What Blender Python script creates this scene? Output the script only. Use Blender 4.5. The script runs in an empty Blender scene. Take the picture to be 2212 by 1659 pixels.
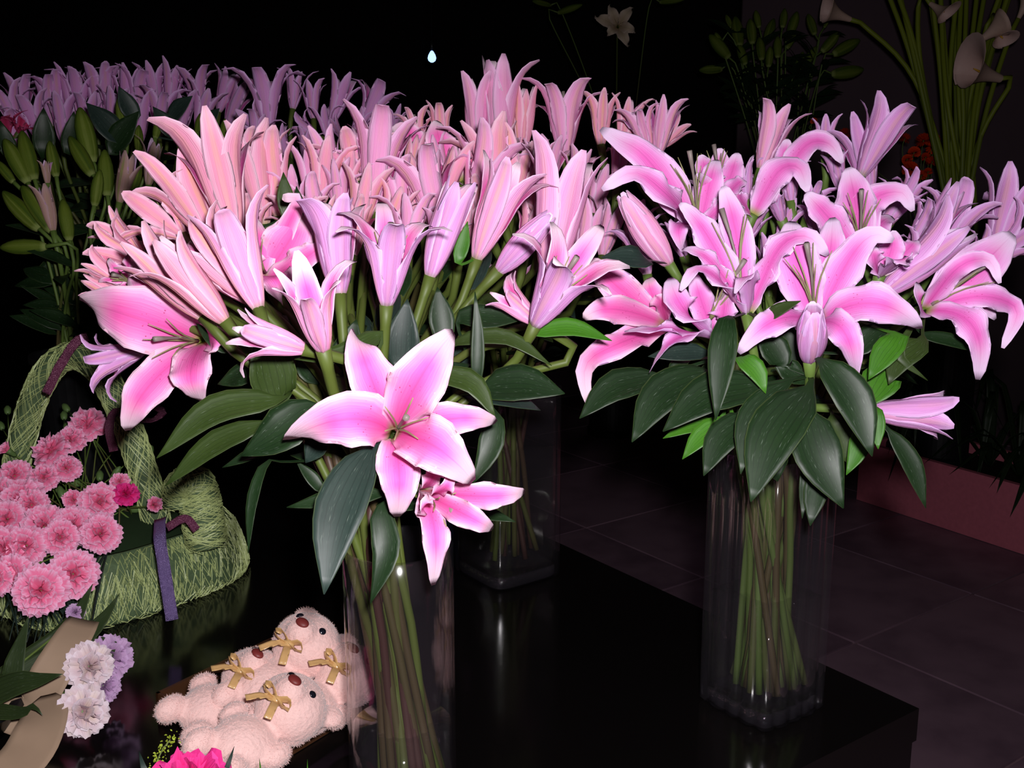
import bpy, math, random
import numpy as np
from mathutils import Vector

# ------------------------------------------------------------------ camera, light, exposure
FPX = 2300.0
PITCH = math.radians(12.0)
TABLE_Z = 0.80
CAM = np.array([0.0, 0.0, 1.41])
AX_R = np.array([1.0, 0.0, 0.0])
AX_F = np.array([0.0, math.cos(PITCH), -math.sin(PITCH)])
AX_U = np.array([0.0, math.sin(PITCH), math.cos(PITCH)])

scene = bpy.context.scene
col = scene.collection
cam_data = bpy.data.cameras.new('camera')
cam = bpy.data.objects.new('camera', cam_data)
col.objects.link(cam)
cam.location = CAM
cam.rotation_euler = (math.pi / 2 - PITCH, 0, 0)
cam_data.sensor_width = 36.0
cam_data.lens = 36.0 * FPX / 2212.0
cam_data.clip_start = 0.02
scene.camera = cam

world = bpy.data.worlds.new('night_hall')
scene.world = world
world.use_nodes = True
world.node_tree.nodes['Background'].inputs[0].default_value = (1.0, 0.72, 0.55, 1)
world.node_tree.nodes['Background'].inputs[1].default_value = 0.006

# the camera's own flash, a hand's width above and beside the lens
fl = bpy.data.lights.new('camera_flash_offscreen', 'POINT')
fl.energy = 64.0
fl.color = (1.0, 0.955, 0.985)
fl.shadow_soft_size = 0.02
flo = bpy.data.objects.new('camera_flash_offscreen', fl)
col.objects.link(flo)
flo.location = CAM + AX_R * 0.035 + AX_U * 0.06

scene.cycles.transparent_max_bounces = 48
scene.cycles.max_bounces = 10
scene.view_settings.view_transform = 'Standard'
scene.view_settings.look = 'None'
scene.view_settings.exposure = 0.0
scene.view_settings.gamma = 1.0
scene.view_settings.use_curve_mapping = False

# ------------------------------------------------------------------ helpers
rng = random.Random(7)


def P(px, py, d):
    """photo pixel + depth along the view axis -> world point"""
    return CAM + d * (AX_F + (px - 1106.0) / FPX * AX_R + (829.5 - py) / FPX * AX_U)


def on_table(px, py, z=TABLE_Z):
    r = AX_F + (px - 1106.0) / FPX * AX_R + (829.5 - py) / FPX * AX_U
    return CAM + r * ((z - CAM[2]) / r[2])


def nrm(v):
    v = np.asarray(v, float)
    n = np.linalg.norm(v)
    return v / n if n > 1e-9 else np.array([0, 0, 1.0])


def perp(v, t):
    return nrm(v - np.dot(v, t) * t)


def spline(pts, n):
    """Catmull-Rom through pts, n samples evenly spaced by length"""
    pts = [np.asarray(p, float) for p in pts]
    if len(pts) == 2:
        return np.array([pts[0] + (pts[1] - pts[0]) * i / (n - 1) for i in range(n)])
    q = [2 * pts[0] - pts[1]] + pts + [2 * pts[-1] - pts[-2]]
    out = []
    for i in range(1, len(q) - 2):
        for k in range(8):
            t = k / 8
            a, b, c, d = q[i - 1], q[i], q[i + 1], q[i + 2]
            out.append(.5 * ((2 * b) + (c - a) * t + (2 * a - 5 * b + 4 * c - d) * t * t + (3 * b - a - 3 * c + d) * t ** 3))
    out.append(pts[-1])
    out = np.array(out)
    s = np.concatenate([[0], np.cumsum(np.linalg.norm(np.diff(out, axis=0), axis=1))])
    tt = np.linspace(0, s[-1], n)
    return np.stack([np.interp(tt, s, out[:, k]) for k in range(3)], 1)


def bez(a, m, b, n):
    a, m, b = map(lambda v: np.asarray(v, float), (a, m, b))
    c = 2 * m - .5 * (a + b)
    t = np.linspace(0, 1, n)[:, None]
    return (1 - t) ** 2 * a + 2 * t * (1 - t) * c + t * t * b


def tangents(p):
    t = np.gradient(p, axis=0)
    return t / np.maximum(np.linalg.norm(t, axis=1, keepdims=True), 1e-9)


class MB:
    """collects verts / faces / uv / material slots for one mesh"""

    def __init__(s):
        s.v, s.f, s.uv, s.m = [], [], [], []

    def add(s, verts, faces, uvs=None, mat=0):
        o = len(s.v)
        s.v.extend([tuple(map(float, x)) for x in verts])
        for f in faces:
            s.f.append(tuple(i + o for i in f))
            s.m.append(mat)
        s.uv.extend(uvs if uvs is not None else [(0.5, 0.5)] * len(verts))
        return s

    def mesh(s, name, mats, smooth=True):
        me = bpy.data.meshes.new(name)
        me.from_pydata(s.v, [], s.f)
        for m in mats:
            me.materials.append(m)
        if len(mats) > 1:
            me.polygons.foreach_set('material_index', s.m)
        ul = me.uv_layers.new(name='UVMap')
        li = np.empty(len(me.loops), dtype=np.int32)
        me.loops.foreach_get('vertex_index', li)
        uva = np.array(s.uv, dtype=np.float32)[li]
        ul.data.foreach_set('uv', uva.ravel())
        me.polygons.foreach_set('use_smooth', [smooth] * len(me.polygons))
        me.update()
        return me

    def obj(s, name, mats, parent=None, origin=None, smooth=True):
        if not isinstance(mats, (list, tuple)):
            mats = [mats]
        if origin is not None:
            s.v = [(a - origin[0], b - origin[1], c - origin[2]) for a, b, c in s.v]
        o = bpy.data.objects.new(name, s.mesh(name, mats, smooth))
        col.objects.link(o)
        if parent is not None:
            o.parent = parent
        elif origin is not None:
            o.location = origin
        return o


def box(mb, c, half, ax=None, mat=0):
    ax = ax or (np.array([1, 0, 0.]), np.array([0, 1., 0]), np.array([0, 0, 1.]))
    c = np.asarray(c, float)
    v = [c + sx * half[0] * ax[0] + sy * half[1] * ax[1] + sz * half[2] * ax[2]
         for sz in (-1, 1) for sy in (-1, 1) for sx in (-1, 1)]
    f = [(0, 2, 3, 1), (4, 5, 7, 6), (0, 1, 5, 4), (2, 6, 7, 3), (0, 4, 6, 2), (1, 3, 7, 5)]
    return mb.add(v, f, None, mat)


def tube(mb, path, radii, sides=6, mat=0, caps=True, flat=1.0):
    path = np.asarray(path, float)
    n = len(path)
    if np.isscalar(radii):
        radii = [radii] * n
    t = tangents(path)
    ref = np.array([0.31, 0.17, 0.93])
    u = perp(ref if abs(np.dot(ref, t[0])) < .9 else np.array([1., 0, 0]), t[0])
    vs, uvs = [], []
    for i in range(n):
        u = perp(u, t[i])
        w = np.cross(t[i], u)
        for k in range(sides):
            a = 2 * math.pi * k / sides
            vs.append(path[i] + radii[i] * (math.cos(a) * u + flat * math.sin(a) * w))
            uvs.append((i / (n - 1), k / sides))
    f = []
    for i in range(n - 1):
        for k in range(sides):
            k2 = (k + 1) % sides
            f.append((i * sides + k, i * sides + k2, (i + 1) * sides + k2, (i + 1) * sides + k))
    if caps:
        f.append(tuple(range(sides))[::-1])
        f.append(tuple((n - 1) * sides + k for k in range(sides)))
    return mb.add(vs, f, uvs, mat)


def blade(mb, path, side, normal, width, kappa, th=0.0012, ruf=0.0, rfreq=3.0, cols=7, ph=0.0, mats=(0, 1), rib=0.0, jag=0.0):
    """a petal / leaf: thick sheet along path; normal = upper (inner) face"""
    n = len(path)
    vi, vo, uv = [], [], []
    for i in range(n):
        t = i / (n - 1)
        k = kappa[i]
        for j in range(cols):
            v = -1 + 2 * j / (cols - 1)
            s = v * width[i] * (1 + jag * (math.sin(9.5 * t + ph + 2 * v) + .7 * math.sin(21 * t + 3 * ph - v)) * (t > .2))
            if abs(k) < 1e-5:
                la, ins, nn = s, 0.0, normal[i]
            else:
                ang = max(-1.9, min(1.9, k * s))
                la, ins = math.sin(ang) / k, (1 - math.cos(ang)) / k
                nn = normal[i] * math.cos(ang) - side[i] * math.sin(ang)
            r = ruf * abs(v) ** 3 * math.sin(2 * math.pi * rfreq * t + ph + (2.1 if v > 0 else 0)) * math.sin(math.pi * min(1, t * 1.15))
            p = path[i] + side[i] * la + normal[i] * (ins + r)
            vi.append(p)
            vo.append(p - nn * (th * (1.0 - .85 * v ** 4) * (1 - .6 * t) + rib * math.exp(-(v / .2) ** 2) * math.sin(math.pi * (.08 + .9 * t))))
            uv.append((t, (v + 1) / 2))
    N = n * cols
    fi, fo, fe = [], [], []
    for i in range(n - 1):
        for j in range(cols - 1):
            a, b, c, d = i * cols + j, i * cols + j + 1, (i + 1) * cols + j + 1, (i + 1) * cols + j
            fi.append((a, b, c, d))
            fo.append((N + d, N + c, N + b, N + a))
        a, d = i * cols, (i + 1) * cols
        fe.append((a, d, N + d, N + a))
        a, d = i * cols + cols - 1, (i + 1) * cols + cols - 1
        fe.append((d, a, N + a, N + d))
    for j in range(cols - 1):
        e = (n - 1) * cols
        fe.append((e + j, e + j + 1, N + e + j + 1, N + e + j))
        fe.append((j + 1, j, N + j, N + j + 1))
    o = len(mb.v)
    mb.add(vi + vo, fi, uv + uv, mats[0])
    for f in fo:
        mb.f.append(tuple(x + o for x in f))
        mb.m.append(mats[1])
    for f in fe:
        mb.f.append(tuple(x + o for x in f))
        mb.m.append(mats[1])
    return mb


def thing(name, label, cat, loc, group=None, kind=None):
    o = bpy.data.objects.new(name, None)
    o.empty_display_size = 0.02
    col.objects.link(o)
    o.location = loc
    return tag(o, label, cat, group, kind)


def tag(o, label=None, cat=None, group=None, kind=None):
    if label:
        o['label'] = label
    if cat:
        o['category'] = cat
    if group:
        o['group'] = group
    if kind:
        o['kind'] = kind
    return o


# ------------------------------------------------------------------ materials
def srgb(r, g, b):
    f = lambda c: (c / 255 / 12.92) if c / 255 <= .04045 else ((c / 255 + .055) / 1.055) ** 2.4
    return (f(r), f(g), f(b), 1.0)


class NT:
    def __init__(s, name):
        s.mat = bpy.data.materials.new(name)
        s.mat.use_nodes = True
        s.t = s.mat.node_tree
        s.t.nodes.clear()
        s.out = s.t.nodes.new('ShaderNodeOutputMaterial')

    def n(s, typ, **kw):
        nd = s.t.nodes.new(typ)
        for k, v in kw.items():
            setattr(nd, k, v)
        return nd

    def l(s, a, b):
        s.t.links.new(a, b)

    def put(s, sock, v):
        if hasattr(v, 'links'):
            s.l(v, sock)
        else:
            sock.default_value = v

    def math(s, op, a, b=0.0, c=None, clamp=False):
        nd = s.n('ShaderNodeMath', operation=op, use_clamp=clamp)
        s.put(nd.inputs[0], a)
        s.put(nd.inputs[1], b)
        if c is not None:
            s.put(nd.inputs[2], c)
        return nd.outputs[0]

    def mix(s, f, a, b, blend='MIX'):
        nd = s.n('ShaderNodeMix', data_type='RGBA', blend_type=blend)
        s.put(nd.inputs[0], f)
        s.put(nd.inputs[6], a)
        s.put(nd.inputs[7], b)
        return nd.outputs[2]

    def smooth(s, x, lo, hi):
        nd = s.n('ShaderNodeMapRange', interpolation_type='SMOOTHSTEP')
        s.put(nd.inputs[0], x)
        nd.inputs[1].default_value = lo
        nd.inputs[2].default_value = hi
        nd.inputs[3].default_value = 0
        nd.inputs[4].default_value = 1
        return nd.outputs[0]

    def uv(s):
        u = s.n('ShaderNodeUVMap', uv_map='UVMap')
        x = s.n('ShaderNodeSeparateXYZ')
        s.l(u.outputs[0], x.inputs[0])
        return u.outputs[0], x.outputs[0], x.outputs[1]

    def noise(s, vec, scale, detail=2.0, stretch=None):
        if stretch is not None:
            mp = s.n('ShaderNodeMapping')
            mp.inputs['Scale'].default_value = stretch
            s.l(vec, mp.inputs[0])
            vec = mp.outputs[0]
        nd = s.n('ShaderNodeTexNoise')
        s.l(vec, nd.inputs['Vector'])
        nd.inputs['Scale'].default_value = scale
        nd.inputs['Detail'].default_value = detail
        return nd.outputs[0]

    def finish(s, color, rough=0.5, spec=0.4, trans=0.0, metallic=0.0, bump=None, bstr=0.2, sheen=0.0):
        b = s.n('ShaderNodeBsdfPrincipled')
        s.put(b.inputs['Base Color'], color)
        s.put(b.inputs['Roughness'], rough)
        b.inputs['Specular IOR Level'].default_value = spec
        b.inputs['Metallic'].default_value = metallic
        b.inputs['Sheen Weight'].default_value = sheen
        if bump is not None:
            bn = s.n('ShaderNodeBump')
            bn.inputs['Strength'].default_value = bstr
            bn.inputs['Distance'].default_value = 0.002
            s.l(bump, bn.inputs['Height'])
            s.l(bn.outputs[0], b.inputs['Normal'])
        sh = b.outputs[0]
        if trans > 0:
            tr = s.n('ShaderNodeBsdfTranslucent')
            s.put(tr.inputs[0], color)
            m = s.n('ShaderNodeMixShader')
            m.inputs[0].default_value = trans
            s.l(sh, m.inputs[1])
            s.l(tr.outputs[0], m.inputs[2])
            sh = m.outputs[0]
        s.l(sh, s.out.inputs[0])
        return s.mat


def plain(name, color, rough=.5, spec=.4, trans=0.0, metallic=0.0, var=0.15, vscale=60, bstr=0.15, sheen=0.0):
    t = NT(name)
    tc = t.n('ShaderNodeTexCoord')
    nz = t.noise(tc.outputs['Object'], vscale, 3)
    dark = tuple(c * (1 - var) for c in color[:3]) + (1,)
    lite = tuple(min(1, c * (1 + var)) for c in color[:3]) + (1,)
    return t.finish(t.mix(nz, dark, lite), rough, spec, trans, metallic, nz, bstr, sheen)


def petal_inner(name, hot, mid, edge):
    t = NT(name)
    uvv, u, v = t.uv()
    av = t.math('ABSOLUTE', t.math('SUBTRACT', t.math('MULTIPLY', v, 2.0), 1.0))
    lines = t.noise(uvv, 1.0, 3, (2.0, 34.0, 1.0))
    avn = t.math('ADD', av, t.math('MULTIPLY', t.math('SUBTRACT', lines, .5), .5))
    tip = t.smooth(u, .62, .98)
    rim = t.smooth(avn, .55, 1.05)
    c = t.mix(t.smooth(avn, .05, .75), hot, mid)
    white = t.math('MAXIMUM', t.math('MULTIPLY', rim, .8), tip)
    c = t.mix(white, c, edge)
    # deep midrib groove
    c = t.mix(t.math('MULTIPLY', t.smooth(av, .07, .0), t.math('SUBTRACT', .55, t.math('MULTIPLY', tip, .5))), c, tuple(x * .75 for x in hot[:3]) + (1,))
    # speckles in the throat
    vo = t.n('ShaderNodeTexVoronoi')
    mp = t.n('ShaderNodeMapping')
    mp.inputs['Scale'].default_value = (26, 13, 1)
    t.l(uvv, mp.inputs[0])
    t.l(mp.outputs[0], vo.inputs['Vector'])
    vo.inputs['Scale'].default_value = 1.0
    dot = t.smooth(vo.outputs['Distance'], .2, .1)
    reg = t.math('MULTIPLY', t.smooth(u, .2, .28), t.smooth(u, .5, .4))
    reg = t.math('MULTIPLY', reg, t.smooth(av, .8, .6))
    c = t.mix(t.math('MULTIPLY', t.math('MULTIPLY', dot, reg), .75), c, srgb(175, 30, 95))
    c = t.mix(t.smooth(u, .14, .02), c, srgb(150, 165, 60))
    return t.finish(c, .62, .18, .12, bump=lines, bstr=.45)


def petal_outer(name, body, stripe, edge):
    t = NT(name)
    uvv, u, v = t.uv()
    av = t.math('ABSOLUTE', t.math('SUBTRACT', t.math('MULTIPLY', v, 2.0), 1.0))
    lines = t.noise(uvv, 1.0, 3, (1.6, 22.0, 1.0))
    oi = t.n('ShaderNodeObjectInfo')
    c = t.mix(t.smooth(t.math('ADD', av, t.math('MULTIPLY', t.math('SUBTRACT', lines, .5), .8)), .35, 1.0), body, edge)
    amt = t.math('MULTIPLY', t.smooth(t.math('ADD', av, t.math('MULTIPLY', t.math('SUBTRACT', lines, .5), .3)), .34, .08),
                 t.math('ADD', .1, t.math('MULTIPLY', oi.outputs['Random'], .6)))
    c = t.mix(amt, c, stripe)
    c = t.mix(t.math('MULTIPLY', t.smooth(u, .72, 1.0), .6), c, edge)
    big = t.noise(uvv, 1.0, 2, (2.2, 1.5, 1.0))
    c = t.mix(t.math('MULTIPLY', t.smooth(big, .45, .75), .35), c, tuple(x * y for x, y in zip(body[:3], (.86, .9, 1.12))) + (1,))
    c = t.mix(t.math('MULTIPLY', t.smooth(u, .12, 0.0), .7), c, srgb(170, 185, 110))
    return t.finish(c, .62, .18, .12, bump=lines, bstr=.55)


HOT = (0.82, 0.10, 0.40, 1)
M = {}
M['in_a'] = petal_inner('lily_petal_inside', (.87, .12, .45, 1), (.92, .29, .64, 1), (.98, .74, .87, 1))
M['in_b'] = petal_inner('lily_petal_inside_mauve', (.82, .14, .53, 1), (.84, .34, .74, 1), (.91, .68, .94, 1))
M['out_a'] = petal_outer('lily_petal_outside_peach', (.92, .35, .53, 1), (.88, .46, .28, 1), (.97, .62, .77, 1))
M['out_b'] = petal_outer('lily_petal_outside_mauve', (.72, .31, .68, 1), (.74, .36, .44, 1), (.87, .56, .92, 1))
M['out_c'] = petal_outer('lily_petal_outside_rose', (.90, .36, .66, 1), (.84, .45, .38, 1), (.95, .60, .86, 1))
M['filament'] = plain('stamen_green', srgb(140, 138, 96), .5)
M['stigma'] = plain('stigma_grey', srgb(128, 116, 112), .5)


def leafmat(name, c0, c1, rough=.46):
    t = NT(name)
    uvv, u, v = t.uv()
    w = t.math('SINE', t.math('MULTIPLY', v, 44.0))
    ve = t.smooth(w, .75, 1.0)
    tc = t.n('ShaderNodeTexCoord')
    nz = t.noise(tc.outputs['Object'], 22, 3)
    c = t.mix(nz, c0, c1)
    c = t.mix(t.math('MULTIPLY', ve, .42), c, tuple(x * .55 for x in c0[:3]) + (1,))
    st = t.noise(uvv, 1.0, 2, (9, 62, 1))
    c = t.mix(t.math('MULTIPLY', t.smooth(st, .64, .74), .4), c, srgb(150, 165, 150))
    av = t.math('ABSOLUTE', t.math('SUBTRACT', t.math('MULTIPLY', v, 2.0), 1.0))
    c = t.mix(t.math('MULTIPLY', t.smooth(av, .93, 1.0), .4), c, srgb(90, 105, 60))
    return t.finish(c, rough, .32, .06, bump=nz, bstr=.12)


M['leaf_a'] = leafmat('lily_leaf_dark', srgb(17, 36, 17), srgb(31, 54, 25))
M['leaf_b'] = leafmat('lily_leaf_olive', srgb(40, 56, 22), srgb(56, 74, 30))
M['leaf_c'] = leafmat('lily_leaf_bright', srgb(44, 92, 20), srgb(70, 126, 30))
M['leaf_d'] = leafmat('lily_leaf_bluegreen', srgb(24, 40, 34), srgb(48, 64, 58))


def stemmat(name, g, b):
    t = NT(name)
    uvv, u, v = t.uv()
    tc = t.n('ShaderNodeTexCoord')
    oi = t.n('ShaderNodeObjectInfo')
    nz = t.noise(tc.outputs['Object'], 30, 3, (1, 1, .12))
    f = t.math('ADD', t.math('MULTIPLY', nz, .7), t.math('MULTIPLY', oi.outputs['Random'], 1.0))
    c = t.mix(t.math('MULTIPLY', t.smooth(f, .5, 1.2), t.smooth(u, .15, .5)), g, b)
    return t.finish(c, .5, .35, bump=nz, bstr=.3)


M['stem'] = stemmat('lily_stem_green_brown', srgb(80, 94, 38), srgb(66, 42, 36))
M['stem_g'] = stemmat('lily_stem_green', srgb(92, 116, 52), srgb(84, 74, 44))
M['bud_g'] = petal_outer('green_bud_skin', srgb(94, 112, 32), srgb(128, 142, 66), srgb(66, 88, 22))
M['bud_pinktip'] = petal_outer('pale_bud_skin', srgb(190, 150, 140), srgb(140, 150, 70), srgb(205, 170, 175))


def glassmat(name, tint, rough=.04, base=.06, edge=.6, haze=.0035, sparkle_=0.0):
    t = NT(name)
    tr = t.n('ShaderNodeBsdfTransparent')
    tr.inputs[0].default_value = tint
    gl = t.n('ShaderNodeBsdfGlossy')
    gl.inputs[0].default_value = (1, 1, 1, 1)
    gl.inputs['Roughness'].default_value = rough
    lw = t.n('ShaderNodeLayerWeight')
    lw.inputs[0].default_value = .5
    fac = t.math('ADD', base, t.math('MULTIPLY', t.math('POWER', lw.outputs['Facing'], 4.0), edge))
    m = t.n('ShaderNodeMixShader')
    t.l(fac, m.inputs[0])
    t.l(tr.outputs[0], m.inputs[1])
    t.l(gl.outputs[0], m.inputs[2])
    if sparkle_:
        tc = t.n('ShaderNodeTexCoord')
        nz = t.noise(tc.outputs['Object'], 140, 2)
        bn = t.n('ShaderNodeBump')
        bn.inputs['Strength'].default_value = sparkle_
        bn.inputs['Distance'].default_value = .004
        t.l(nz, bn.inputs['Height'])
        t.l(bn.outputs[0], gl.inputs['Normal'])
    df = t.n('ShaderNodeBsdfDiffuse')  # lilac-grey haze mixed in, imitating light scattered by the glass so it shows
    df.inputs[0].default_value = (.72, .66, .80, 1)
    m2 = t.n('ShaderNodeMixShader')
    m2.inputs[0].default_value = haze
    t.l(m.outputs[0], m2.inputs[1])
    t.l(df.outputs[0], m2.inputs[2])
    t.l(m2.outputs[0], t.out.inputs[0])
    return t.mat


M['glass_rib'] = glassmat('ribbed_glass', (.92, .91, .93, 1), .10, .11, .7, .005)
M['glass_foot'] = glassmat('thick_glass_foot', (.80, .78, .84, 1), .05, .22, .7, .012, .8)
M['glass'] = glassmat('clear_glass', (.93, .92, .93, 1), .09)
M['water'] = glassmat('still_water', (.97, .98, .95, 1), .03)

# ------------------------------------------------------------------ the setting
def tilemat(name, c0, c1, rough):
    t = NT(name)
    tc = t.n('ShaderNodeTexCoord')
    oi = t.n('ShaderNodeObjectInfo')
    nz = t.noise(tc.outputs['Object'], 5, 5)
    f = t.math('ADD', t.math('MULTIPLY', nz, 1.3), t.math('MULTIPLY', oi.outputs['Random'], .35))
    return t.finish(t.mix(t.smooth(f, .35, 1.1), c0, c1), rough, .4, bump=nz, bstr=.15)


M['tile'] = tilemat('floor_tile_stone', srgb(106, 82, 98), srgb(148, 118, 134), .5)
M['grout'] = plain('floor_grout', srgb(150, 120, 130), .8)
M['table'] = plain('black_lacquer', (.0035, .0028, .0028, 1), .13, .5, var=.05, bstr=.01)
M['wall'] = plain('black_curtain', (.010, .008, .009, 1), .9, .1, vscale=3)
M['wall_g'] = plain('dark_grey_panel', srgb(92, 76, 84), .9, .1, vscale=4)
M['planter'] = plain('rose_painted_planter', srgb(205, 112, 130), .6, .3)

E1 = np.array([-.588, .809, 0.])      # along the table's far edge
E2 = np.array([-.809, -.588, 0.])     # along its near edge
EZ = np.array([0, 0, 1.])
T0 = np.array([.461, 1.103, 0.])      # table corner

fb = MB()
box(fb, (0, 3.0, -.03), (5.0, 5.0, .0245))
floor = fb.obj('floor', M['grout'])
tag(floor, 'dark mauve stone floor tiles beyond the black table', None, None, 'structure')
tb = MB()
TS = .62
box(tb, (0, 0, 0), (TS / 2 - .005, TS / 2 - .005, .006))
tile_me = tb.mesh('tile', [M['tile']], smooth=False)
for i in range(-4, 9):
    for j in range(-7, 3):
        c = np.array([.95, 2.5, 0]) + E1 * (i * TS) + E2 * (j * TS)
        if not (-.6 < c[0] < 4.2 and 1.0 < c[1] < 7.5):
            continue
        o = bpy.data.objects.new('tile', tile_me)
        col.objects.link(o)
        o.parent = floor
        o.location = (c[0], c[1], .0005 + .001 * rng.random() - 0.006)
        o.rotation_euler = (0, 0, math.atan2(E1[1], E1[0]))

wb = MB()
box(wb, (0, 7.55, 1.8), (5.0, .05, 1.9))
tag(wb.obj('wall_back', M['wall']), 'black back wall of the dark hall', None, None, 'structure')
wb = MB()
box(wb, (2.9, 5.6, 1.8), (1.75, .04, 1.8))
tag(wb.obj('wall_side', M['wall_g']), 'dark grey panel wall behind the calla lilies', None, None, 'structure')

# black table: top slab over a solid skirt
troot = thing('display_table', 'glossy black display table under the vases and teddy bear tray', 'table', (T0 + E1 * 1.6 + E2 * 1.1))
o_ = np.array(troot.location)
mb = MB()
box(mb, T0 + E1 * 1.6 + E2 * 1.1 + EZ * (TABLE_Z - .02), (1.6, 1.1, .02), (E1, E2, EZ))
tt_ = mb.obj('table_top', M['table'], troot, o_, smooth=False)
mb = MB()
box(mb, T0 + E1 * 1.6 + E2 * 1.1 + EZ * (TABLE_Z / 2 - .02), (1.597, 1.097, TABLE_Z / 2 - .02), (E1, E2, EZ))
mb.obj('skirt', M['table'], troot, o_, smooth=False)


# ------------------------------------------------------------------ vases
def sq_profile(half_diag, ribs, amp, n=96, rot=0.0, corner=.2):
    """square (corner towards camera) with ribs; returns unit directions*radius"""
    out = []
    for k in range(n):
        a = 2 * math.pi * k / n
        c, s = math.cos(a), math.sin(a)
        p = 6.0
        r = 1.0 / ((abs(c) ** p + abs(s) ** p) ** (1 / p))   # rounded square, sides on axes
        r *= half_diag / 1.26
        r *= 1 + amp * abs(math.cos(ribs * 2 * a)) - amp
        out.append((a + rot, r))
    return out


def shell(name, mat, parent, center, prof_out, prof_in, z0, z1, floor_th, o):
    mb = MB()
    n = len(prof_out)
    zs = [z0 + (z1 - z0) * i / 6 for i in range(7)]

    def ring(prof, z, sc=1.0):
        return [(center[0] + r * sc * math.cos(a), center[1] + r * sc * math.sin(a), z) for a, r in prof]
    rings = [ring(prof_out, z0, .9)] + [ring(prof_out, z0 + .006)] + [ring(prof_out, z) for z in zs[1:]]
    rings += [ring(prof_in, z1 + .0015, 1.03)] + [ring(prof_in, z) for z in zs[:0:-1]] + [ring(prof_in, z0 + floor_th + dz, sc) for dz, sc in ((.014, 1.0), (.007, .975), (.003, .93), (.001, .87), (0, .8))]
    v = [p for r in rings for p in r]
    f = []
    for i in range(len(rings) - 1):
        for k in range(n):
            k2 = (k + 1) % n
            f.append((i * n + k, i * n + k2, (i + 1) * n + k2, (i + 1) * n + k))
    f.append(tuple(range(n))[::-1])
    f.append(tuple((len(rings) - 1) * n + k for k in range(n)))
    mb.add(v, f)
    return mb.obj(name, mat, parent, o)


def water(parent, center, prof, z0, z1, o):
    mb = MB()
    n = len(prof)
    v = [(center[0] + r * .985 * math.cos(a), center[1] + r * .985 * math.sin(a), z) for z in (z0, z1) for a, r in prof]
    f = [(k, (k + 1) % n, n + (k + 1) % n, n + k) for k in range(n)]
    f += [tuple(range(n))[::-1], tuple(range(n, 2 * n))]
    mb.add(v, f)
    return mb.obj('water', M['water'], parent, o)


ANG = math.atan2(E1[1], E1[0])
VASES = {}


def vase(key, label, center, prof_out, prof_in, h, wz, floor_th, gm='glass'):
    c = np.array([center[0], center[1], TABLE_Z])
    r = thing('glass_vase', label, 'vase', c)
    shell('vase_body', M[gm], r, c, prof_out, prof_in, TABLE_Z, TABLE_Z + h, floor_th, c)
    # solid glass foot with a rounded upper edge
    mb = MB()
    n_ = len(prof_in)
    lv = [(.0008, .90), (.004, .985), (floor_th - .004, .985), (floor_th - .001, .95), (floor_th - .0003, .88)]
    v_ = [(c[0] + q * sc * math.cos(a), c[1] + q * sc * math.sin(a), TABLE_Z + z) for z, sc in lv for a, q in prof_in]
    f_ = [(i * n_ + k, i * n_ + (k + 1) % n_, (i + 1) * n_ + (k + 1) % n_, (i + 1) * n_ + k) for i in range(4) for k in range(n_)]
    mb.add(v_, f_ + [tuple(range(n_))[::-1], tuple(4 * n_ + k for k in range(n_))])
    mb.obj('glass_foot', M['glass_foot'], r, c)
    water(r, c, prof_in, TABLE_Z + floor_th + .0005, TABLE_Z + wz, c)
    VASES[key] = (c, h)
    return r


cyl = lambda r: [(2 * math.pi * k / 48, r) for k in range(48)]
vase('L', 'round clear glass cylinder vase packed with brown lily stems', (-.1025, .905), cyl(.050), cyl(.0465), .27, .095, .012)
vase('R', 'ribbed square clear glass vase by the table corner, half full of water', (.2835, 1.112),
     sq_profile(.069, 4, .09, 160, ANG), sq_profile(.061, 4, .04, 160, ANG), .30, .135, .02, 'glass_rib')
vase('B', 'plain square clear glass vase with thick base behind the drooping star lily', (-.008, 1.505),
     sq_profile(.080, 0, 0, 96, ANG), sq_profile(.073, 0, 0, 96, ANG), .29, .20, .02)

# ------------------------------------------------------------------ lilies
PT = [0, .12, .3, .5, .7, .86, .95, 1.0]
PW = [.20, .42, .80, 1.0, .88, .60, .40, .16]
LT = [0, .06, .2, .45, .65, .85, 1.0]
LW = [.10, .25, .80, 1.0, .78, .36, .02]
PHI = {'bud': [30, 13, 1, -12, -9],
       'tight': [24, 11, 3, -3, 6],
       'half': [25, 12, 4, 9, 42],
       'trump': [24, 13, 10, 36, 100],
       'open': [26, 28, 45, 75, 105],
       'star': [45, 62, 76, 86, 92]}
WID = {'bud': (.115, .14), 'tight': (.092, .115), 'half': (.094, .124), 'trump': (.088, .12), 'open': (.095, .14), 'star': (.14, .2)}
BOUQ = {}      # key -> list of dict(root, stem path)


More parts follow.
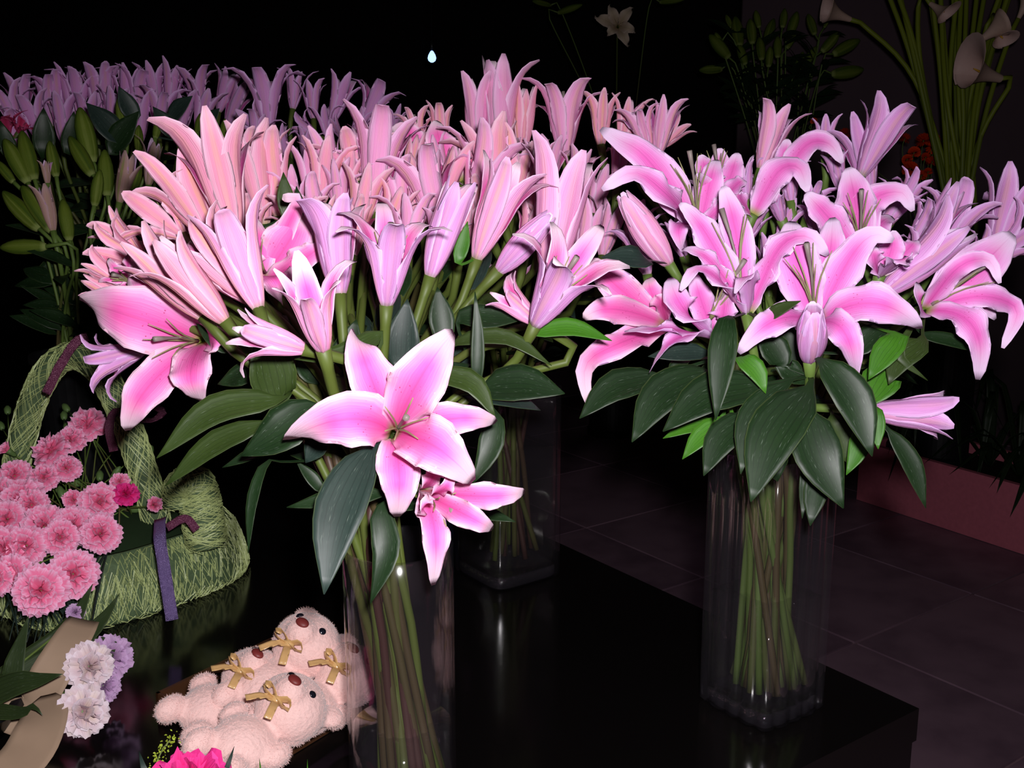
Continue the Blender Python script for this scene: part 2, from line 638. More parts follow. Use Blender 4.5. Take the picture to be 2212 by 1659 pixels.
def bouquet_stem(key, fbase, axis, neck, nrad, foot, frad, rad, mat, name='pink_lily'):
    """path of a stem from the bloom down through the neck to the vase floor"""
    a = rng.uniform(0, 2 * math.pi)
    hd = np.array([fbase[0] - neck[0], fbase[1] - neck[1], 0])
    hl = np.linalg.norm(hd)
    q = nrm(hd) * min(1.0, hl / .25) * nrad * .35 + nrad * .9 * math.sqrt(rng.random()) * np.array([math.cos(a), math.sin(a), 0])
    ql = np.linalg.norm(q)
    if ql > nrad:
        q *= nrad / ql
    pn = neck + q + EZ * rng.uniform(-.02, .02)
    a2 = rng.uniform(0, 2 * math.pi)
    pb = foot + np.array([-q[0], -q[1], 0]) * (frad / nrad) * .25 + frad * .86 * math.sqrt(rng.random()) * np.array([math.cos(a2), math.sin(a2), 0])
    dfl = pb - foot
    dfl[2] = 0
    if key == 'L' and np.linalg.norm(pb[:2] - cL[:2]) > .041:
        pb[:2] = cL[:2] + (pb[:2] - cL[:2]) * .041 / np.linalg.norm(pb[:2] - cL[:2])
    pb[2] = foot[2] + rng.uniform(0.003, .012)
    p1 = fbase - axis * min(.05, .3 * np.linalg.norm(fbase - pn))
    p2 = pn + (p1 - pn) * .45 + EZ * .05 * min(1, hl / .2)
    return spline([fbase + axis * .004, p1, p2, pn, (pn + pb) / 2, pb], 26)


NECK = {}


def set_neck(key, neck, nrad, foot, frad):
    NECK[key] = (np.asarray(neck, float), nrad, np.asarray(foot, float), frad)


cL, hL = VASES['L']
cR, hR = VASES['R']
cB, hB = VASES['B']
set_neck('L', cL + [-.026, -.002, hL + .045], .028, cL + [.010, 0, .014], .040)
set_neck('R', cR + [0, 0, hR], .038, cR + [0, 0, .022], .046)
set_neck('B', cB + [0, 0, hB], .040, cB + [.01, 0, .022], .045)


def lily_root(key, label, group, fbase, axis, name='pink_lily', cat='lily', rad=.0041, mat=None):
    if key == 'R' and mat is None:
        mat = M['stem_g']
    neck, nr, foot, fr = NECK[key]
    path = bouquet_stem(key, fbase, axis, neck, nr, foot, fr, rad, mat)
    origin = path[-1].copy()
    r = thing(name, label, cat, origin, group)
    radii = np.interp(np.linspace(0, 1, 26), [0, .04, .15, 1], [rad * 1.5, rad * 1.15, rad * .95, rad])
    mb = MB()
    tube(mb, path, radii, 7)
    mb.obj('stem', mat or M['stem'], r, origin)
    BOUQ.setdefault(key, []).append((r, origin, path))
    return r, origin


def flower(key, typ, b, tip, label, group=None, out='out_a', inn='in_a', roll=None, name='pink_lily', mat=None, wsc=1.0, n=12, cols=9, cat='lily'):
    b, tip = np.asarray(b, float), np.asarray(tip, float)
    axis = nrm(tip - b)
    L = np.linalg.norm(tip - b)
    r, org = lily_root(key, label, group, b, axis, name=name, mat=mat, cat=cat)
    ref = np.array([0, -1, .2])
    x = perp(ref if abs(np.dot(ref, axis)) < .95 else np.array([1., 0, 0]), axis)
    y = np.cross(axis, x)
    roll = rng.uniform(0, 2 * math.pi) if roll is None else math.radians(roll)
    for k in range(6):
        inner = k % 2
        phi = np.array(PHI[typ], float)
        jit = rng.uniform(-.5, 1.0)
        if typ == 'bud':
            phi = phi + np.array([0, 0, 0, 2, 4]) * jit
        elif typ == 'tight':
            phi = phi + np.array([0, 0, 2, 6, 14]) * jit
        else:
            phi = phi + np.array([0, 0, 5, 14, 28]) * jit
        if typ in ('half', 'tight') and rng.random() < .2:
            phi = phi + np.array([0, 0, 4, 24, 60])
        if not inner and typ not in ('bud', 'tight'):
            phi = phi + np.array([0, 2, 4, 6, 10])
        t = np.linspace(0, 1, n)
        ph = np.radians(np.interp(t, [0, .25, .5, .75, 1], phi))
        ds = 1.0 / (n - 1)
        rho = .02 + np.concatenate([[0], np.cumsum(np.sin((ph[1:] + ph[:-1]) / 2) * ds)])
        z = np.concatenate([[0], np.cumsum(np.cos((ph[1:] + ph[:-1]) / 2) * ds)])
        S = (min(L / max(z.max(), .35), L * 1.22) if typ != 'open' else L * 1.15) * (1 if typ in ('bud', 'star', 'open') else rng.uniform(.9, 1.04))
        rho, z = rho * S, z * S
        if inner:
            rho = rho * .94
        ang = roll + k * math.pi / 3 + rng.uniform(-.1, .1)
        rad = math.cos(ang) * x + math.sin(ang) * y
        side = np.cross(axis, rad)
        path = b + rho[:, None] * rad + z[:, None] * axis
        tg = tangents(path)
        nn = np.array([np.cross(s_, t_) for s_, t_ in zip([side] * n, tg)])
        if np.dot(nn[n // 3], -rad) < 0 and typ != 'star':
            nn = -nn
        if typ == 'star' and np.dot(nn[n // 2], axis) < 0:
            nn = -nn
        sd = np.array([side] * n)
        wm = WID[typ][1 if inner else 0] * S * wsc * rng.uniform(.92, 1.08)
        w = np.interp(t, PT, PW) * wm
        kap = np.interp(t, [0, .5, .75, 1], [1, 1, .55, .3]) / np.maximum(rho * 1.05, .012)
        kap = np.minimum(kap, 1.25 / np.maximum(w, .002))
        if typ in ('open', 'star'):
            kap = kap * np.interp(t, [0, .4, 1], [1, .35, -.4])
        ruf = {'bud': 0, 'tight': .0, 'half': .0015, 'trump': .003, 'open': .005, 'star': .005}[typ]
        mb = MB()
        blade(mb, path, sd, nn, w, kap, .0013, ruf, rng.uniform(1.5, 3), cols, rng.uniform(0, 6), (0, 1), .0022 if cols > 5 else .0016, .02)
        mb.obj('petal', [M[inn], M[out]], r, org)
    if typ in ('open', 'star', 'trump') and cols >= 7:
        sexual(r, org, b + axis * L * .12, axis, L * (.75 if typ == 'trump' else .8))
    return r


def sexual(r, org, p0, axis, L, spread=.22):
    """pistil and six polled filaments"""
    x = perp(np.array([.3, .2, 1.]), axis)
    y = np.cross(axis, x)
    mb = MB()
    tube(mb, spline([p0, p0 + axis * L * .5 + x * L * .03, p0 + axis * L], 7), [.0019, .0013, .0013, .0013, .0014, .0022, .0027], 6)
    mb.obj('pistil', M['stigma'], r, org)
    for k in range(6):
        a = k * math.pi / 3 + rng.uniform(-.3, .3)
        d = math.cos(a) * x + math.sin(a) * y
        mb = MB()
        tube(mb, spline([p0, p0 + axis * L * .45 + d * L * spread * .35, p0 + axis * L * .85 + d * L * spread], 6), [.001, .0009, .0008, .0008, .0007, .0004], 5)
        mb.obj('stamen', M['filament'], r, org)


def hero(key, throat, depth, base, petals, label, out='out_a', inn='in_a', group=None, pist=True, pdir=None, name='pink_lily', n=17, plen=.048):
    T = P(throat[0], throat[1], depth)
    B = P(base[0], base[1], depth + base[2])
    axis = nrm(T - B)
    face = nrm(axis + nrm(CAM - T) * .8)
    r, org = lily_root(key, label, group, B, axis, name=name)
    F0 = T + face * .13
    for i, pt in enumerate(petals):
        tx, ty, wd = pt[0], pt[1], pt[2]
        md = pt[3] if len(pt) > 3 else None
        tdd = pt[4] if len(pt) > 4 else .012
        tipw = P(tx, ty, depth + tdd)
        if md is None:
            md = ((base[0] + tx) / 2, (base[1] + ty) / 2, -.02)
        mdw = P(md[0], md[1], depth + (md[2] if len(md) > 2 else -.015))
        path = bez(B, mdw, tipw, n) if len(md) < 6 else spline([B, mdw, P(md[3], md[4], depth + md[5]), tipw], n)
        tg = tangents(path)
        nn = np.array([perp(F0 - p, t_) for p, t_ in zip(path, tg)])
        sd = np.array([nrm(np.cross(t_, n_)) for t_, n_ in zip(tg, nn)])
        t = np.linspace(0, 1, n)
        wm = wd * depth / FPX / 2 * 1.02
        w = np.interp(t, PT, [.2, .52, .92, 1, .74, .47, .33, .13]) * wm
        kap = np.interp(t, [0, .35, .7, 1], [1.0, .38, .1, .5]) * .8 / max(wm, .003)
        mb = MB()
        blade(mb, path, sd, nn, w, kap, .0013, .006 * min(1, wd / 70), rng.uniform(2, 4), 11, rng.uniform(0, 6), (0, 1), .0015, .032)
        mb.obj('petal', [M[inn], M[out]], r, org)
    if pist:
        ax = axis if pdir is None else nrm(P(pdir[0], pdir[1], depth + pdir[2]) - T)
        sexual(r, org, B + (T - B) * .45, nrm(ax), plen + np.linalg.norm(T - B) * .55, .28)
    return r


def leaf(key, base, tip, wpx, depth, mat='leaf_a', arch=0.0, ddt=-.02, face=None, twist=0.0, bow=0.0):
    """lily leaf: from the nearest stem of its bouquet to a tip; widths in photo pixels"""
    b = P(base[0], base[1], depth)
    tp = P(tip[0], tip[1], depth + ddt)
    leaf3(key, b, tp, wpx * depth / FPX / 2, mat, arch, face, twist, bow)


def leaf3(key, b, tp, hw, mat, arch=0.0, face=None, twist=0.0, bow=0.0, own=None, snap=.045):
    best = own
    if own is None:
        bd = 1e9
        for ent in BOUQ[key]:
            dd = np.linalg.norm(ent[2] - b, axis=1)
            i = int(dd.argmin())
            if dd[i] < bd:
                bd, best, bp = dd[i], ent, ent[2][i]
        if bd > .004:
            if bd < snap:
                pts0 = [bp, b]
            else:
                pts0 = [bp, bp * .35 + b * .65, b]
        else:
            pts0 = [b]
    else:
        pts0 = [b]
    r, org, _ = best
    dirv = tp - b
    L = np.linalg.norm(dirv)
    tocam = nrm(CAM - (b + tp) / 2)
    fc = nrm(tocam + np.array([0, 0, .7])) if face is None else nrm(face)
    sdir = nrm(np.cross(dirv, fc))
    mid = (b + tp) / 2 + fc * arch * L + sdir * bow * L
    n = 13
    if len(pts0) == 1:
        path = bez(b, mid, tp, n)
        t0 = 0.0
    else:
        path = spline(pts0 + [mid, tp], n)
        s = np.concatenate([[0], np.cumsum(np.linalg.norm(np.diff(path, axis=0), axis=1))])
        t0 = min(.6, sum(np.linalg.norm(pts0[i + 1] - pts0[i]) for i in range(len(pts0) - 1)) / s[-1])
    tg = tangents(path)
    t = np.linspace(0, 1, n)
    nn, sd = [], []
    for i in range(n):
        f0 = perp(fc, tg[i])
        s0 = nrm(np.cross(tg[i], f0))
        a = twist * t[i]
        f1 = f0 * math.cos(a) + s0 * math.sin(a)
        nn.append(f1)
        sd.append(nrm(np.cross(tg[i], f1)))
    tl = np.clip((t - t0 * .85) / (1 - t0 * .85), 0, 1)
    w = np.interp(tl, LT, LW) * hw
    w = np.maximum(w, .0012 * (t < .97) + .0003)
    kap = np.full(n, .45 / max(hw, .004))
    mb = MB()
    blade(mb, path, np.array(sd), np.array(nn), w, kap, .0008, .0, 2, 7, 0, (0, 0))
    mb.obj('leaf', M[mat], r, org)


dL = lambda x, y: .86 + .30 * (720 - y) / 400 + .08 * ((x - 700) / 450) ** 2
dR = lambda x, y: 1.00 + .25 * (720 - y) / 370 + .08 * ((x - 1680) / 450) ** 2
dB = lambda x, y: 1.42 + .10 * (330 - y) / 200

# ------------------------------------------------------------------ bouquet in the cylinder vase
GL = 'lilies in the cylinder vase'
hero('L', (868, 915), .80, (850, 938, .055), [
    (765, 716, 104, (800, 812, -.005), .03),
    (980, 718, 122, (906, 820, -.02), .0),
    (618, 950, 122, (755, 905, -.02), .02),
    (1072, 912, 72, (975, 905, .0), .03),
    (1022, 1040, 118, (935, 962, -.03), -.01),
    (858, 1116, 98, (862, 1020, .0), .02)],
    'fully open pink star lily facing out beside the long blue-green leaf', plen=.03)
hero('L', (958, 1092), .82, (905, 1060, .045), [
    (936, 1264, 68, (938, 1140, -.015), .0),
    (1134, 1062, 62, (1045, 1072, -.01), .01),
    (1064, 1143, 56, (1005, 1112, -.03), -.01),
    (924, 982, 46, (935, 1030, .0), .01),
    (978, 1008, 40, (957, 1058, -.03), -.02),
    (925, 1068, 46, (918, 1090, -.03), -.03)],
    'crumpled pink lily hanging below the open star lily', plen=.02)
hero('L', (405, 738), .97, (445, 735, .05), [
    (180, 652, 140, (290, 685, -.01), .03),
    (276, 545, 104, (340, 635, .0), .04),
    (512, 745, 66, (462, 728, -.035), -.02),
    (433, 867, 92, (412, 800, -.03), -.01),
    (276, 930, 90, (325, 830, -.01), .01),
    (240, 600, 60, (330, 690, .02), .05)],
    'wide open pink lily over the handle of the green basket', pdir=(330, 735, -.05), plen=.04)
hero('L', (588, 560), .96, (560, 610, .04), [
    (610, 656, 82, (594, 600, -.03), -.01),
    (648, 462, 108, (625, 520, .02), .03),
    (700, 520, 62, (655, 560, .0), .01),
    (545, 470, 70, (560, 530, .02), .04),
    (612, 432, 46, (640, 445, .01, 615, 428, .0), -.01),
    (530, 560, 50, (545, 560, .01), .02)],
    'open lily with a white-tipped pink petal curling down', pdir=(560, 520, -.03), plen=.03)

rowsL = [
    # type, base, tip, extra depth base, tip, outer mat, label
    ('half', (512, 520), (448, 272), .0, .02, 'out_a', 'tall half-open peach pink lily rising over the green-budded bunch', 1.15),
    ('trump', (462, 525), (368, 372), .02, .03, 'out_a', 'peach lily with spread tips beside the tall half-open one'),
    ('open', (400, 515), (300, 432), .02, .02, 'out_a', 'opened pink lily on the basket side, hot pink inside'),
    ('half', (306, 556), (228, 478), .02, .02, 'out_a', 'slim half-open lily poking out towards the green buds'),
    ('trump', (335, 578), (212, 528), .02, .0, 'out_a', 'lily with one petal tip hooked down over the dark leaves'),
    ('half', (278, 618), (184, 560), .02, .0, 'out_a', 'small peach half-open lily above the brown-tipped one'),
    ('tight', (272, 646), (180, 604), .02, .0, 'out_a', 'brown-tipped peach lily bud behind the wide open lily'),
    ('open', (292, 612), (238, 590), .0, -.03, 'out_c', 'pink lily with a broad drooping petal above the wide open one'),
    ('trump', (320, 750), (190, 790), .16, .0, 'out_b', 'mauve lily with long recurved petals touching the basket handle'),
    ('tight', (492, 700), (342, 522), .0, -.02, 'out_a', 'long yellow-streaked lily bud lying above the wide open lily', 1.1),
    ('half', (446, 690), (290, 522), .02, .0, 'out_a', 'long pink half-open lily beneath the yellow-streaked bud'),
    ('half', (562, 675), (478, 452), .0, .0, 'out_c', 'tall pale pink half-open lily next to the white-tipped one', 1.1),
    ('trump', (548, 655), (395, 498), .02, .0, 'out_a', 'flaring pink trumpet lily with four tips fanned sideways'),
    ('half', (700, 762), (655, 588), -.04, -.05, 'out_c', 'pale half-open lily standing just above the oval leaf'),
    ('half', (664, 756), (505, 706), -.02, -.03, 'out_c', 'single opening lily lying flat over the oval leaf'),
    ('half', (735, 645), (716, 420), .0, .0, 'out_b', 'big mauve-shaded trumpet lily on a bare green stalk', 1.25),
    ('trump', (834, 667), (846, 452), -.01, -.03, 'out_b', 'mauve lily with a folded centre petal and wide-flung tips', 1.1),
    ('tight', (927, 605), (996, 386), .0, -.01, 'out_b', 'slender leaning lily bud on a long bare green stalk', 1.2),
    ('half', (1027, 566), (1110, 345), -.02, -.02, 'out_c', 'leaning half-open lily with one long tip over the neighbours', 1.1),
    ('bud', (1073, 590), (1190, 462), -.02, -.02, 'out_b', 'closed mauve lily bud with a greenish base', 1.0),
    ('half', (1182, 612), (1228, 330), .0, .0, 'out_c', 'tallest half-open pale lily between the two front bunches', 1.1),
    ('trump', (1152, 708), (1262, 530), -.03, -.05, 'out_b', 'mauve trumpet lily on a brown stalk, petals bent both ways', 1.1),
    ('half', (1160, 700), (1068, 622), -.01, -.02, 'out_c', 'small split-tipped lily sharing the brown stalk'),
]
for rw in rowsL:
    ty, b, tp, db, dt, mt, lab = rw[:7]
    d = dL(*b)
    flower('L', ty, P(b[0], b[1], d + db), P(tp[0], tp[1], d + db + dt), lab, GL, out=mt, wsc=(rw[7] if len(rw) > 7 else 1.0))

# the crowded rows behind: look-alikes
fillL = [
    ('half', (955, 520), (908, 325)), ('tight', (952, 450), (992, 322)), ('half', (806, 465), (828, 250)),
    ('open', (775, 400), (752, 290)), ('half', (694, 445), (702, 308)), ('tight', (672, 430), (660, 318)),
    ('half', (735, 470), (726, 360)), ('half', (572, 492), (533, 283)), ('half', (604, 475), (574, 304)),
    ('trump', (868, 475), (858, 352)), ('half', (1085, 480), (1050, 270)), ('half', (1100, 470), (1130, 298)),
    ('trump', (1015, 470), (1068, 300)), ('half', (1150, 500), (1146, 390)), ('half', (640, 480), (626, 378)),
    ('half', (545, 400), (524, 300)), ('half', (770, 520), (795, 370)), ('tight', (905, 470), (884, 330)),
    ('half', (1060, 520), (1020, 390)), ('half', (420, 560), (392, 462)), ('half', (1130, 560), (1165, 430)),
    ('trump', (650, 560), (640, 440)), ('half', (760, 560), (775, 440)), ('half', (880, 560), (890, 430)),
    ('half', (990, 560), (1010, 440)), ('half', (480, 600), (440, 500)), ('tight', (1250, 590), (1290, 440)),
    ('half', (350, 640), (282, 540)), ('half', (820, 430), (790, 300)), ('tight', (880, 410), (900, 290)), ('half', (730, 410), (690, 290)), ('half', (610, 430), (585, 330)), ('half', (960, 400), (930, 300)), ('tight', (500, 440), (480, 320)), ('half', (1020, 420), (1040, 300)), ('trump', (690, 500), (665, 400)), ('half', (830, 520), (870, 410)), ('half', (940, 580), (960, 470)), ('half', (440, 500), (410, 400)), ('half', (520, 580), (500, 470)), ('tight', (740, 440), (760, 320)), ('half', (1200, 540), (1170, 430)), ('half', (380, 580), (330, 480)), ('trump', (560, 560), (520, 450)), ('half', (700, 560), (690, 440)),
]
ALIAS = ['tall peach lily by the green buds', 'spread-tipped peach lily', 'opened pink lily on the basket side', 'slim lily poking towards the buds', 'hook-tipped lily', 'small peach lily',
         'brown-tipped bud', 'broad drooping petal', 'recurved mauve lily', 'yellow-streaked bud', 'lily beneath the yellow-streaked bud', 'tall pale lily by the white tip', 'sideways fanned trumpet lily',
         'pale lily above the oval leaf', 'flat-lying lily over the oval leaf', 'big mauve-shaded trumpet lily', 'mauve lily with folded centre petal', 'slender leaning bud', 'leaning long-tipped lily',
         'closed mauve greenish-based bud', 'tallest pale lily between the bunches', 'mauve lily on the brown stalk', 'split-tipped lily on the brown stalk']
for ty, b, tp in fillL:
    near_ = min(range(len(rowsL)), key=lambda k: (rowsL[k][2][0] - tp[0]) ** 2 + (rowsL[k][2][1] - tp[1]) ** 2)
    kind_ = {'half': 'half-open', 'tight': 'barely opened', 'trump': 'flared', 'open': 'wide open'}[ty]
    d = min(1.36, dL(*b) + .12)
    flower('L', ty, P(b[0], b[1], d), P(tp[0], tp[1], d + .02),
           kind_ + ' pink lily crowded behind the ' + ALIAS[near_], kind_ + ' lilies behind the ' + ALIAS[near_], out=rng.choice(['out_a', 'out_a', 'out_c']), n=10, cols=5)
hero('L', (990, 345), 1.25, (1000, 400, .03), [
    (948, 262, 66, (952, 310, .01), .02), (1016, 285, 40, (1010, 320, .02), .03),
    (1050, 330, 40, (1030, 350, .0), .0), (930, 370, 40, (955, 365, -.02), -.02)],
    'lily showing one upright hot pink petal before the tall back vase flowers', out='out_c', pist=False)
hero('L', (930, 365), 1.27, (945, 420, .03), [
    (846, 286, 52, (895, 300, .0), .01), (880, 345, 50, (905, 350, -.01), -.01), (960, 330, 40, (950, 360, .02), .03)],
    'lily with a rounded hot pink petal arching over its neighbours', out='out_c', pist=False)

# ------------------------------------------------------------------ bouquet in the ribbed vase
GR = 'lilies in the ribbed vase'
hero('R', (1500, 432), 1.06, (1512, 500, .03), [
    (1298, 278, 84, (1400, 345, -.01, 1335, 300, .0), .01),
    (1301, 410, 66, (1440, 420, -.03, 1370, 372, -.03), -.02),
    (1482, 560, 46, (1468, 490, -.03), -.02),
    (1548, 345, 64, (1532, 400, .02), .03),
    (1604, 465, 50, (1560, 450, .01), .02),
    (1505, 378, 48, (1530, 420, .03), .0)],
    'open mauve pink lily with two petals stretched towards the cylinder vase bunch', 'out_b', 'in_b', GR, pdir=(1490, 350, -.02))
hero('R', (1588, 565), .97, (1614, 684, .01), [
    (1468, 440, 66, (1535, 520, .0), .0),
    (1561, 402, 72, (1590, 505, .02), .03),
    (1788, 552, 70, (1680, 540, .0, 1740, 510, -.01), .0),
    (1470, 628, 52, (1560, 610, -.02, 1505, 580, -.02), -.02),
    (1588, 634, 50, (1615, 600, -.04), -.06),
    (1474, 538, 48, (1540, 570, -.01), .0)],
    'cup-shaped open mauve lily above the upright dark leaf', 'out_b', 'in_b', GR, pdir=(1565, 470, .0), plen=.05)
hero('R', (1757, 648), .95, (1762, 700, .035), [
    (1596, 763, 70, (1680, 690, -.02), -.01),
    (1988, 710, 92, (1880, 655, -.02), .0),
    (1849, 826, 70, (1822, 715, -.02), .01),
    (1930, 520, 84, (1835, 560, .01, 1885, 508, .0), .0),
    (1712, 478, 108, (1722, 570, .02), .04),
    (1798, 470, 90, (1790, 570, .03), .05)],
    'large open mauve pink lily with a closed bud hanging before it', 'out_b', 'in_b', GR, pdir=(1748, 570, -.02), plen=.05)
hero('R', (2040, 640), 1.03, (1992, 672, .03), [
    (1982, 610, 54, (1990, 655, -.03), -.03),
    (2160, 612, 50, (2070, 578, -.03, 2135, 562, -.03), -.03),
    (2188, 505, 120, (2105, 585, .02), .03),
    (2112, 820, 70, (2098, 700, -.02), .0),
    (2166, 752, 54, (2110, 640, -.01, 2196, 668, .0), .0),
    (2150, 690, 50, (2090, 650, .02), .03)],
    'open lily with a ring-curled petal over the rose planter', 'out_b', 'in_b', GR, pdir=(2110, 590, -.02))
hero('R', (1395, 680), 1.02, (1445, 705, .05), [
    (1270, 874, 66, (1330, 745, -.02, 1265, 790, -.01), .0),
    (1278, 560, 76, (1335, 620, .01), .02),
    (1262, 690, 62, (1330, 668, -.02), -.02),
    (1402, 600, 60, (1410, 640, .02), .03),
    (1440, 640, 50, (1430, 660, .0), -.01)],
    'drooping lily with one long twisted petal between the two vases', 'out_b', 'in_a', GR, pist=False)
hero('R', (1512, 650), 1.0, (1546, 732, .0), [
    (1349, 716, 62, (1450, 712, -.03), -.03),
    (1403, 804, 52, (1465, 730, -.04), -.04),
    (1448, 600, 78, (1478, 668, -.03), -.01),
    (1566, 620, 66, (1562, 680, -.02), .0),
    (1500, 590, 60, (1515, 650, .03), .03)],
    'pale mauve cup lily with petals drooping beside the upright dark leaf', 'out_b', 'in_b', GR, pdir=(1535, 610, -.01))
hero('R', (1850, 505), 1.08, (1862, 560, .02), [
    (1832, 362, 90, (1848, 440, .03), .04),
    (1740, 418, 72, (1790, 470, .01), .01),
    (1972, 456, 70, (1880, 440, .03, 1945, 415, .02), .02),
    (1900, 580, 60, (1890, 545, -.02), -.02),
    (1930, 470, 60, (1895, 490, .03), .05)],
    'open lily with a dark pistil standing before a broad upright petal', 'out_b', 'in_b', GR, pdir=(1852, 440, -.02))
hero('R', (1922, 545), 1.02, (1898, 600, .02), [
    (1956, 577, 54, (1945, 560, -.04), -.04),
    (1925, 500, 60, (1925, 540, .01), .0),
    (1975, 520, 50, (1960, 540, .02), .03),
    (1885, 530, 50, (1890, 560, .0), .0)],
    'small opening lily with a white turned-down tip', 'out_b', 'in_b', GR, pist=False)
hero('R', (1548, 385), 1.16, (1555, 440, .02), [
    (1520, 335, 52, (1525, 370, .01), .0), (1592, 330, 56, (1580, 375, .01), .01), (1555, 320, 60, (1555, 370, .03), .03),
    (1610, 390, 46, (1590, 400, .0), .0)],
    'deep pink open lily with green filaments at the top of the ribbed vase bunch', 'out_b', 'in_b', GR, pdir=(1540, 300, .0), plen=.035)
hero('R', (1640, 400), 1.12, (1625, 470, .02), [
    (1744, 414, 66, (1680, 372, .0, 1725, 362, .0), -.01), (1660, 360, 60, (1655, 410, .03), .04), (1590, 420, 50, (1600, 430, .0), .0)],
    'lily with a hooked hot pink petal below the upright twin tips', 'out_b', 'in_b', GR, pist=False)
hero('R', (1700, 345), 1.2, (1680, 400, .02), [
    (1820, 352, 56, (1740, 315, .0, 1790, 310, .0), .0), (1700, 300, 46, (1695, 340, .02), .02), (1730, 400, 50, (1720, 370, -.01), -.02)],
    'mauve lily with one arched petal under the slim upright pair', 'out_b', 'in_b', GR, pist=False)
rowsR = [
    ('bud', (1449, 575), (1344, 420), -.02, -.03, 'out_c', 'fat closed pink bud leaning towards the cylinder vase bunch', 1.0),
    ('half', (1642, 372), (1682, 232), .04, .0, 'out_c', 'upright lily with twin pale tips above the ribbed vase bunch', 1.2),
    ('half', (1612, 435), (1604, 338), .0, -.02, 'out_b', 'short half-open lily in the middle of the ribbed vase bunch'),
    ('trump', (1560, 470), (1520, 375), .02, -.02, 'out_b', 'lily with one thick tip curled over near the green filaments'),
    ('half', (1858, 385), (1932, 232), .06, .0, 'out_b', 'upright lily with split tips before the orange flowers', 1.2),
    ('half', (1782, 340), (1784, 252), .10, .0, 'out_b', 'short upright lily with blunt tips behind the arched petal'),
    ('half', (1880, 420), (1850, 262), .10, .02, 'out_b', 'slim lily with a bent tip behind the upright split one'),
    ('tight', (1898, 640), (2098, 484), -.02, .0, 'out_b', 'long mauve half-open lily slanting towards the planter', 1.15),
    ('tight', (1998, 555), (2068, 398), .04, .0, 'out_b', 'slim pink lily bud standing over the long slanting one', 1.1),
    ('trump', (2020, 560), (2090, 430), .08, .02, 'out_b', 'mauve lily with an arched tip behind the slim bud'),
    ('half', (2150, 540), (2195, 380), .06, .02, 'out_b', 'half-open mauve lily at the outer side of the ribbed vase bunch', 1.1),
    ('trump', (2140, 560), (2235, 500), .04, .02, 'out_b', 'mauve trumpet lily turned outward above the ring-curled one'),
    ('half', (1868, 886), (2060, 895), .12, -.02, 'out_b', 'lone half-open lily lying level over the rose planter', 1.5),
    ('trump', (1404, 330), (1372, 228), .08, .0, 'out_c', 'pointed pink lily above the stretched open petals'),
    ('half', (1420, 340), (1440, 212), .08, .0, 'out_c', 'pink lily with one wavy upright tip over the stretched open petals'),
    ('half', (1425, 320), (1480, 258), .14, .0, 'out_a', 'small lily fan leaning out behind the wavy upright tip'),
    ('half', (1710, 440), (1700, 350), .04, .0, 'out_b', 'short mauve lily tucked behind the hooked hot pink petal'),
    ('trump', (1400, 600), (1370, 480), .1, .0, 'out_b', 'striped mauve lily in the shade between the two bunches'),
    ('half', (1690, 480), (1670, 410), .02, -.02, 'out_b', 'split-tipped lily between the cup lily and the broad petals'),
]
for rw in rowsR:
    ty, b, tp, db, dt, mt, lab = rw[:7]
    d = dR(*b)
    flower('R', ty, P(b[0], b[1], d + db), P(tp[0], tp[1], d + db + dt), lab, GR, out=mt, inn='in_b', wsc=(rw[7] if len(rw) > 7 else 1.0))
# bud hanging in front of the large open lily: base low, tip curled up towards the viewer
flower('R', 'bud', P(1748, 782, .93), P(1757, 664, .87), 'closed mauve bud hanging before the large open lily', GR, out='out_b', inn='in_b', wsc=1.25)
for ty, b, tp in [('half', (1600, 540), (1640, 440)), ('half', (1770, 520), (1750, 430)), ('trump', (1960, 600), (2010, 500)),
                  ('half', (1660, 600), (1660, 500)), ('half', (1480, 560), (1450, 470)), ('trump', (1900, 500), (1960, 410)),
                  ('half', (1680, 520), (1720, 430)), ('trump', (1660, 440), (1640, 350)), ('trump', (1740, 480), (1770, 390)), ('half', (1930, 470), (1990, 380)), ('trump', (1600, 500), (1560, 430)), ('half', (1500, 520), (1480, 420)), ('trump', (1960, 540), (2030, 440)), ('half', (1820, 420), (1800, 330)), ('trump', (2080, 590), (2150, 520))]:
    d = dR(*b) + .1
    flower('R', ty, P(b[0], b[1], d), P(tp[0], tp[1], d), 'mauve lily half hidden inside the crowded ribbed vase bunch', 'hidden lilies of the ribbed vase', out='out_b', inn='in_b', n=9, cols=5)

# ------------------------------------------------------------------ bouquet in the plain square vase behind
rowsB = [
    ('tight', (1083, 345), (1076, 122), 'out_c', 'tallest pair-tipped pale lily, rising out of the square vase bunch', 1.3),
    ('tight', (1032, 330), (1028, 166), 'out_c', 'straight narrow lily beside the tallest pair-tipped one', 1.0),
    ('tight', (1128, 330), (1136, 184), 'out_a', 'straight peach lily with notched top beside the tallest one', 1.1),
    ('trump', (1220, 345), (1216, 176), 'out_c', 'big lily with hooked petals on both sides of a long tip', 1.1),
    ('half', (1298, 320), (1300, 206), 'out_a', 'shaded lily cluster tip behind the hooked-petal lily', 1.0),
    ('half', (1345, 320), (1362, 204), 'out_a', 'shaded lily with a small hooked tip over the pollen stain', 1.0),
    ('half', (955, 330), (950, 222), 'out_a', 'shaded blunt lily standing behind the upright hot pink petal', 1.0),
    ('trump', (905, 330), (892, 236), 'out_a', 'shaded lily with a thin curved tip at the edge of the square vase bunch', 1.0),
]
for ty, b, tp, mt, lab, ws in rowsB:
    d = dB(*b)
    flower('B', ty, P(b[0], b[1], d), P(tp[0], tp[1], d), lab, 'lilies in the square vase', out=mt, wsc=ws)
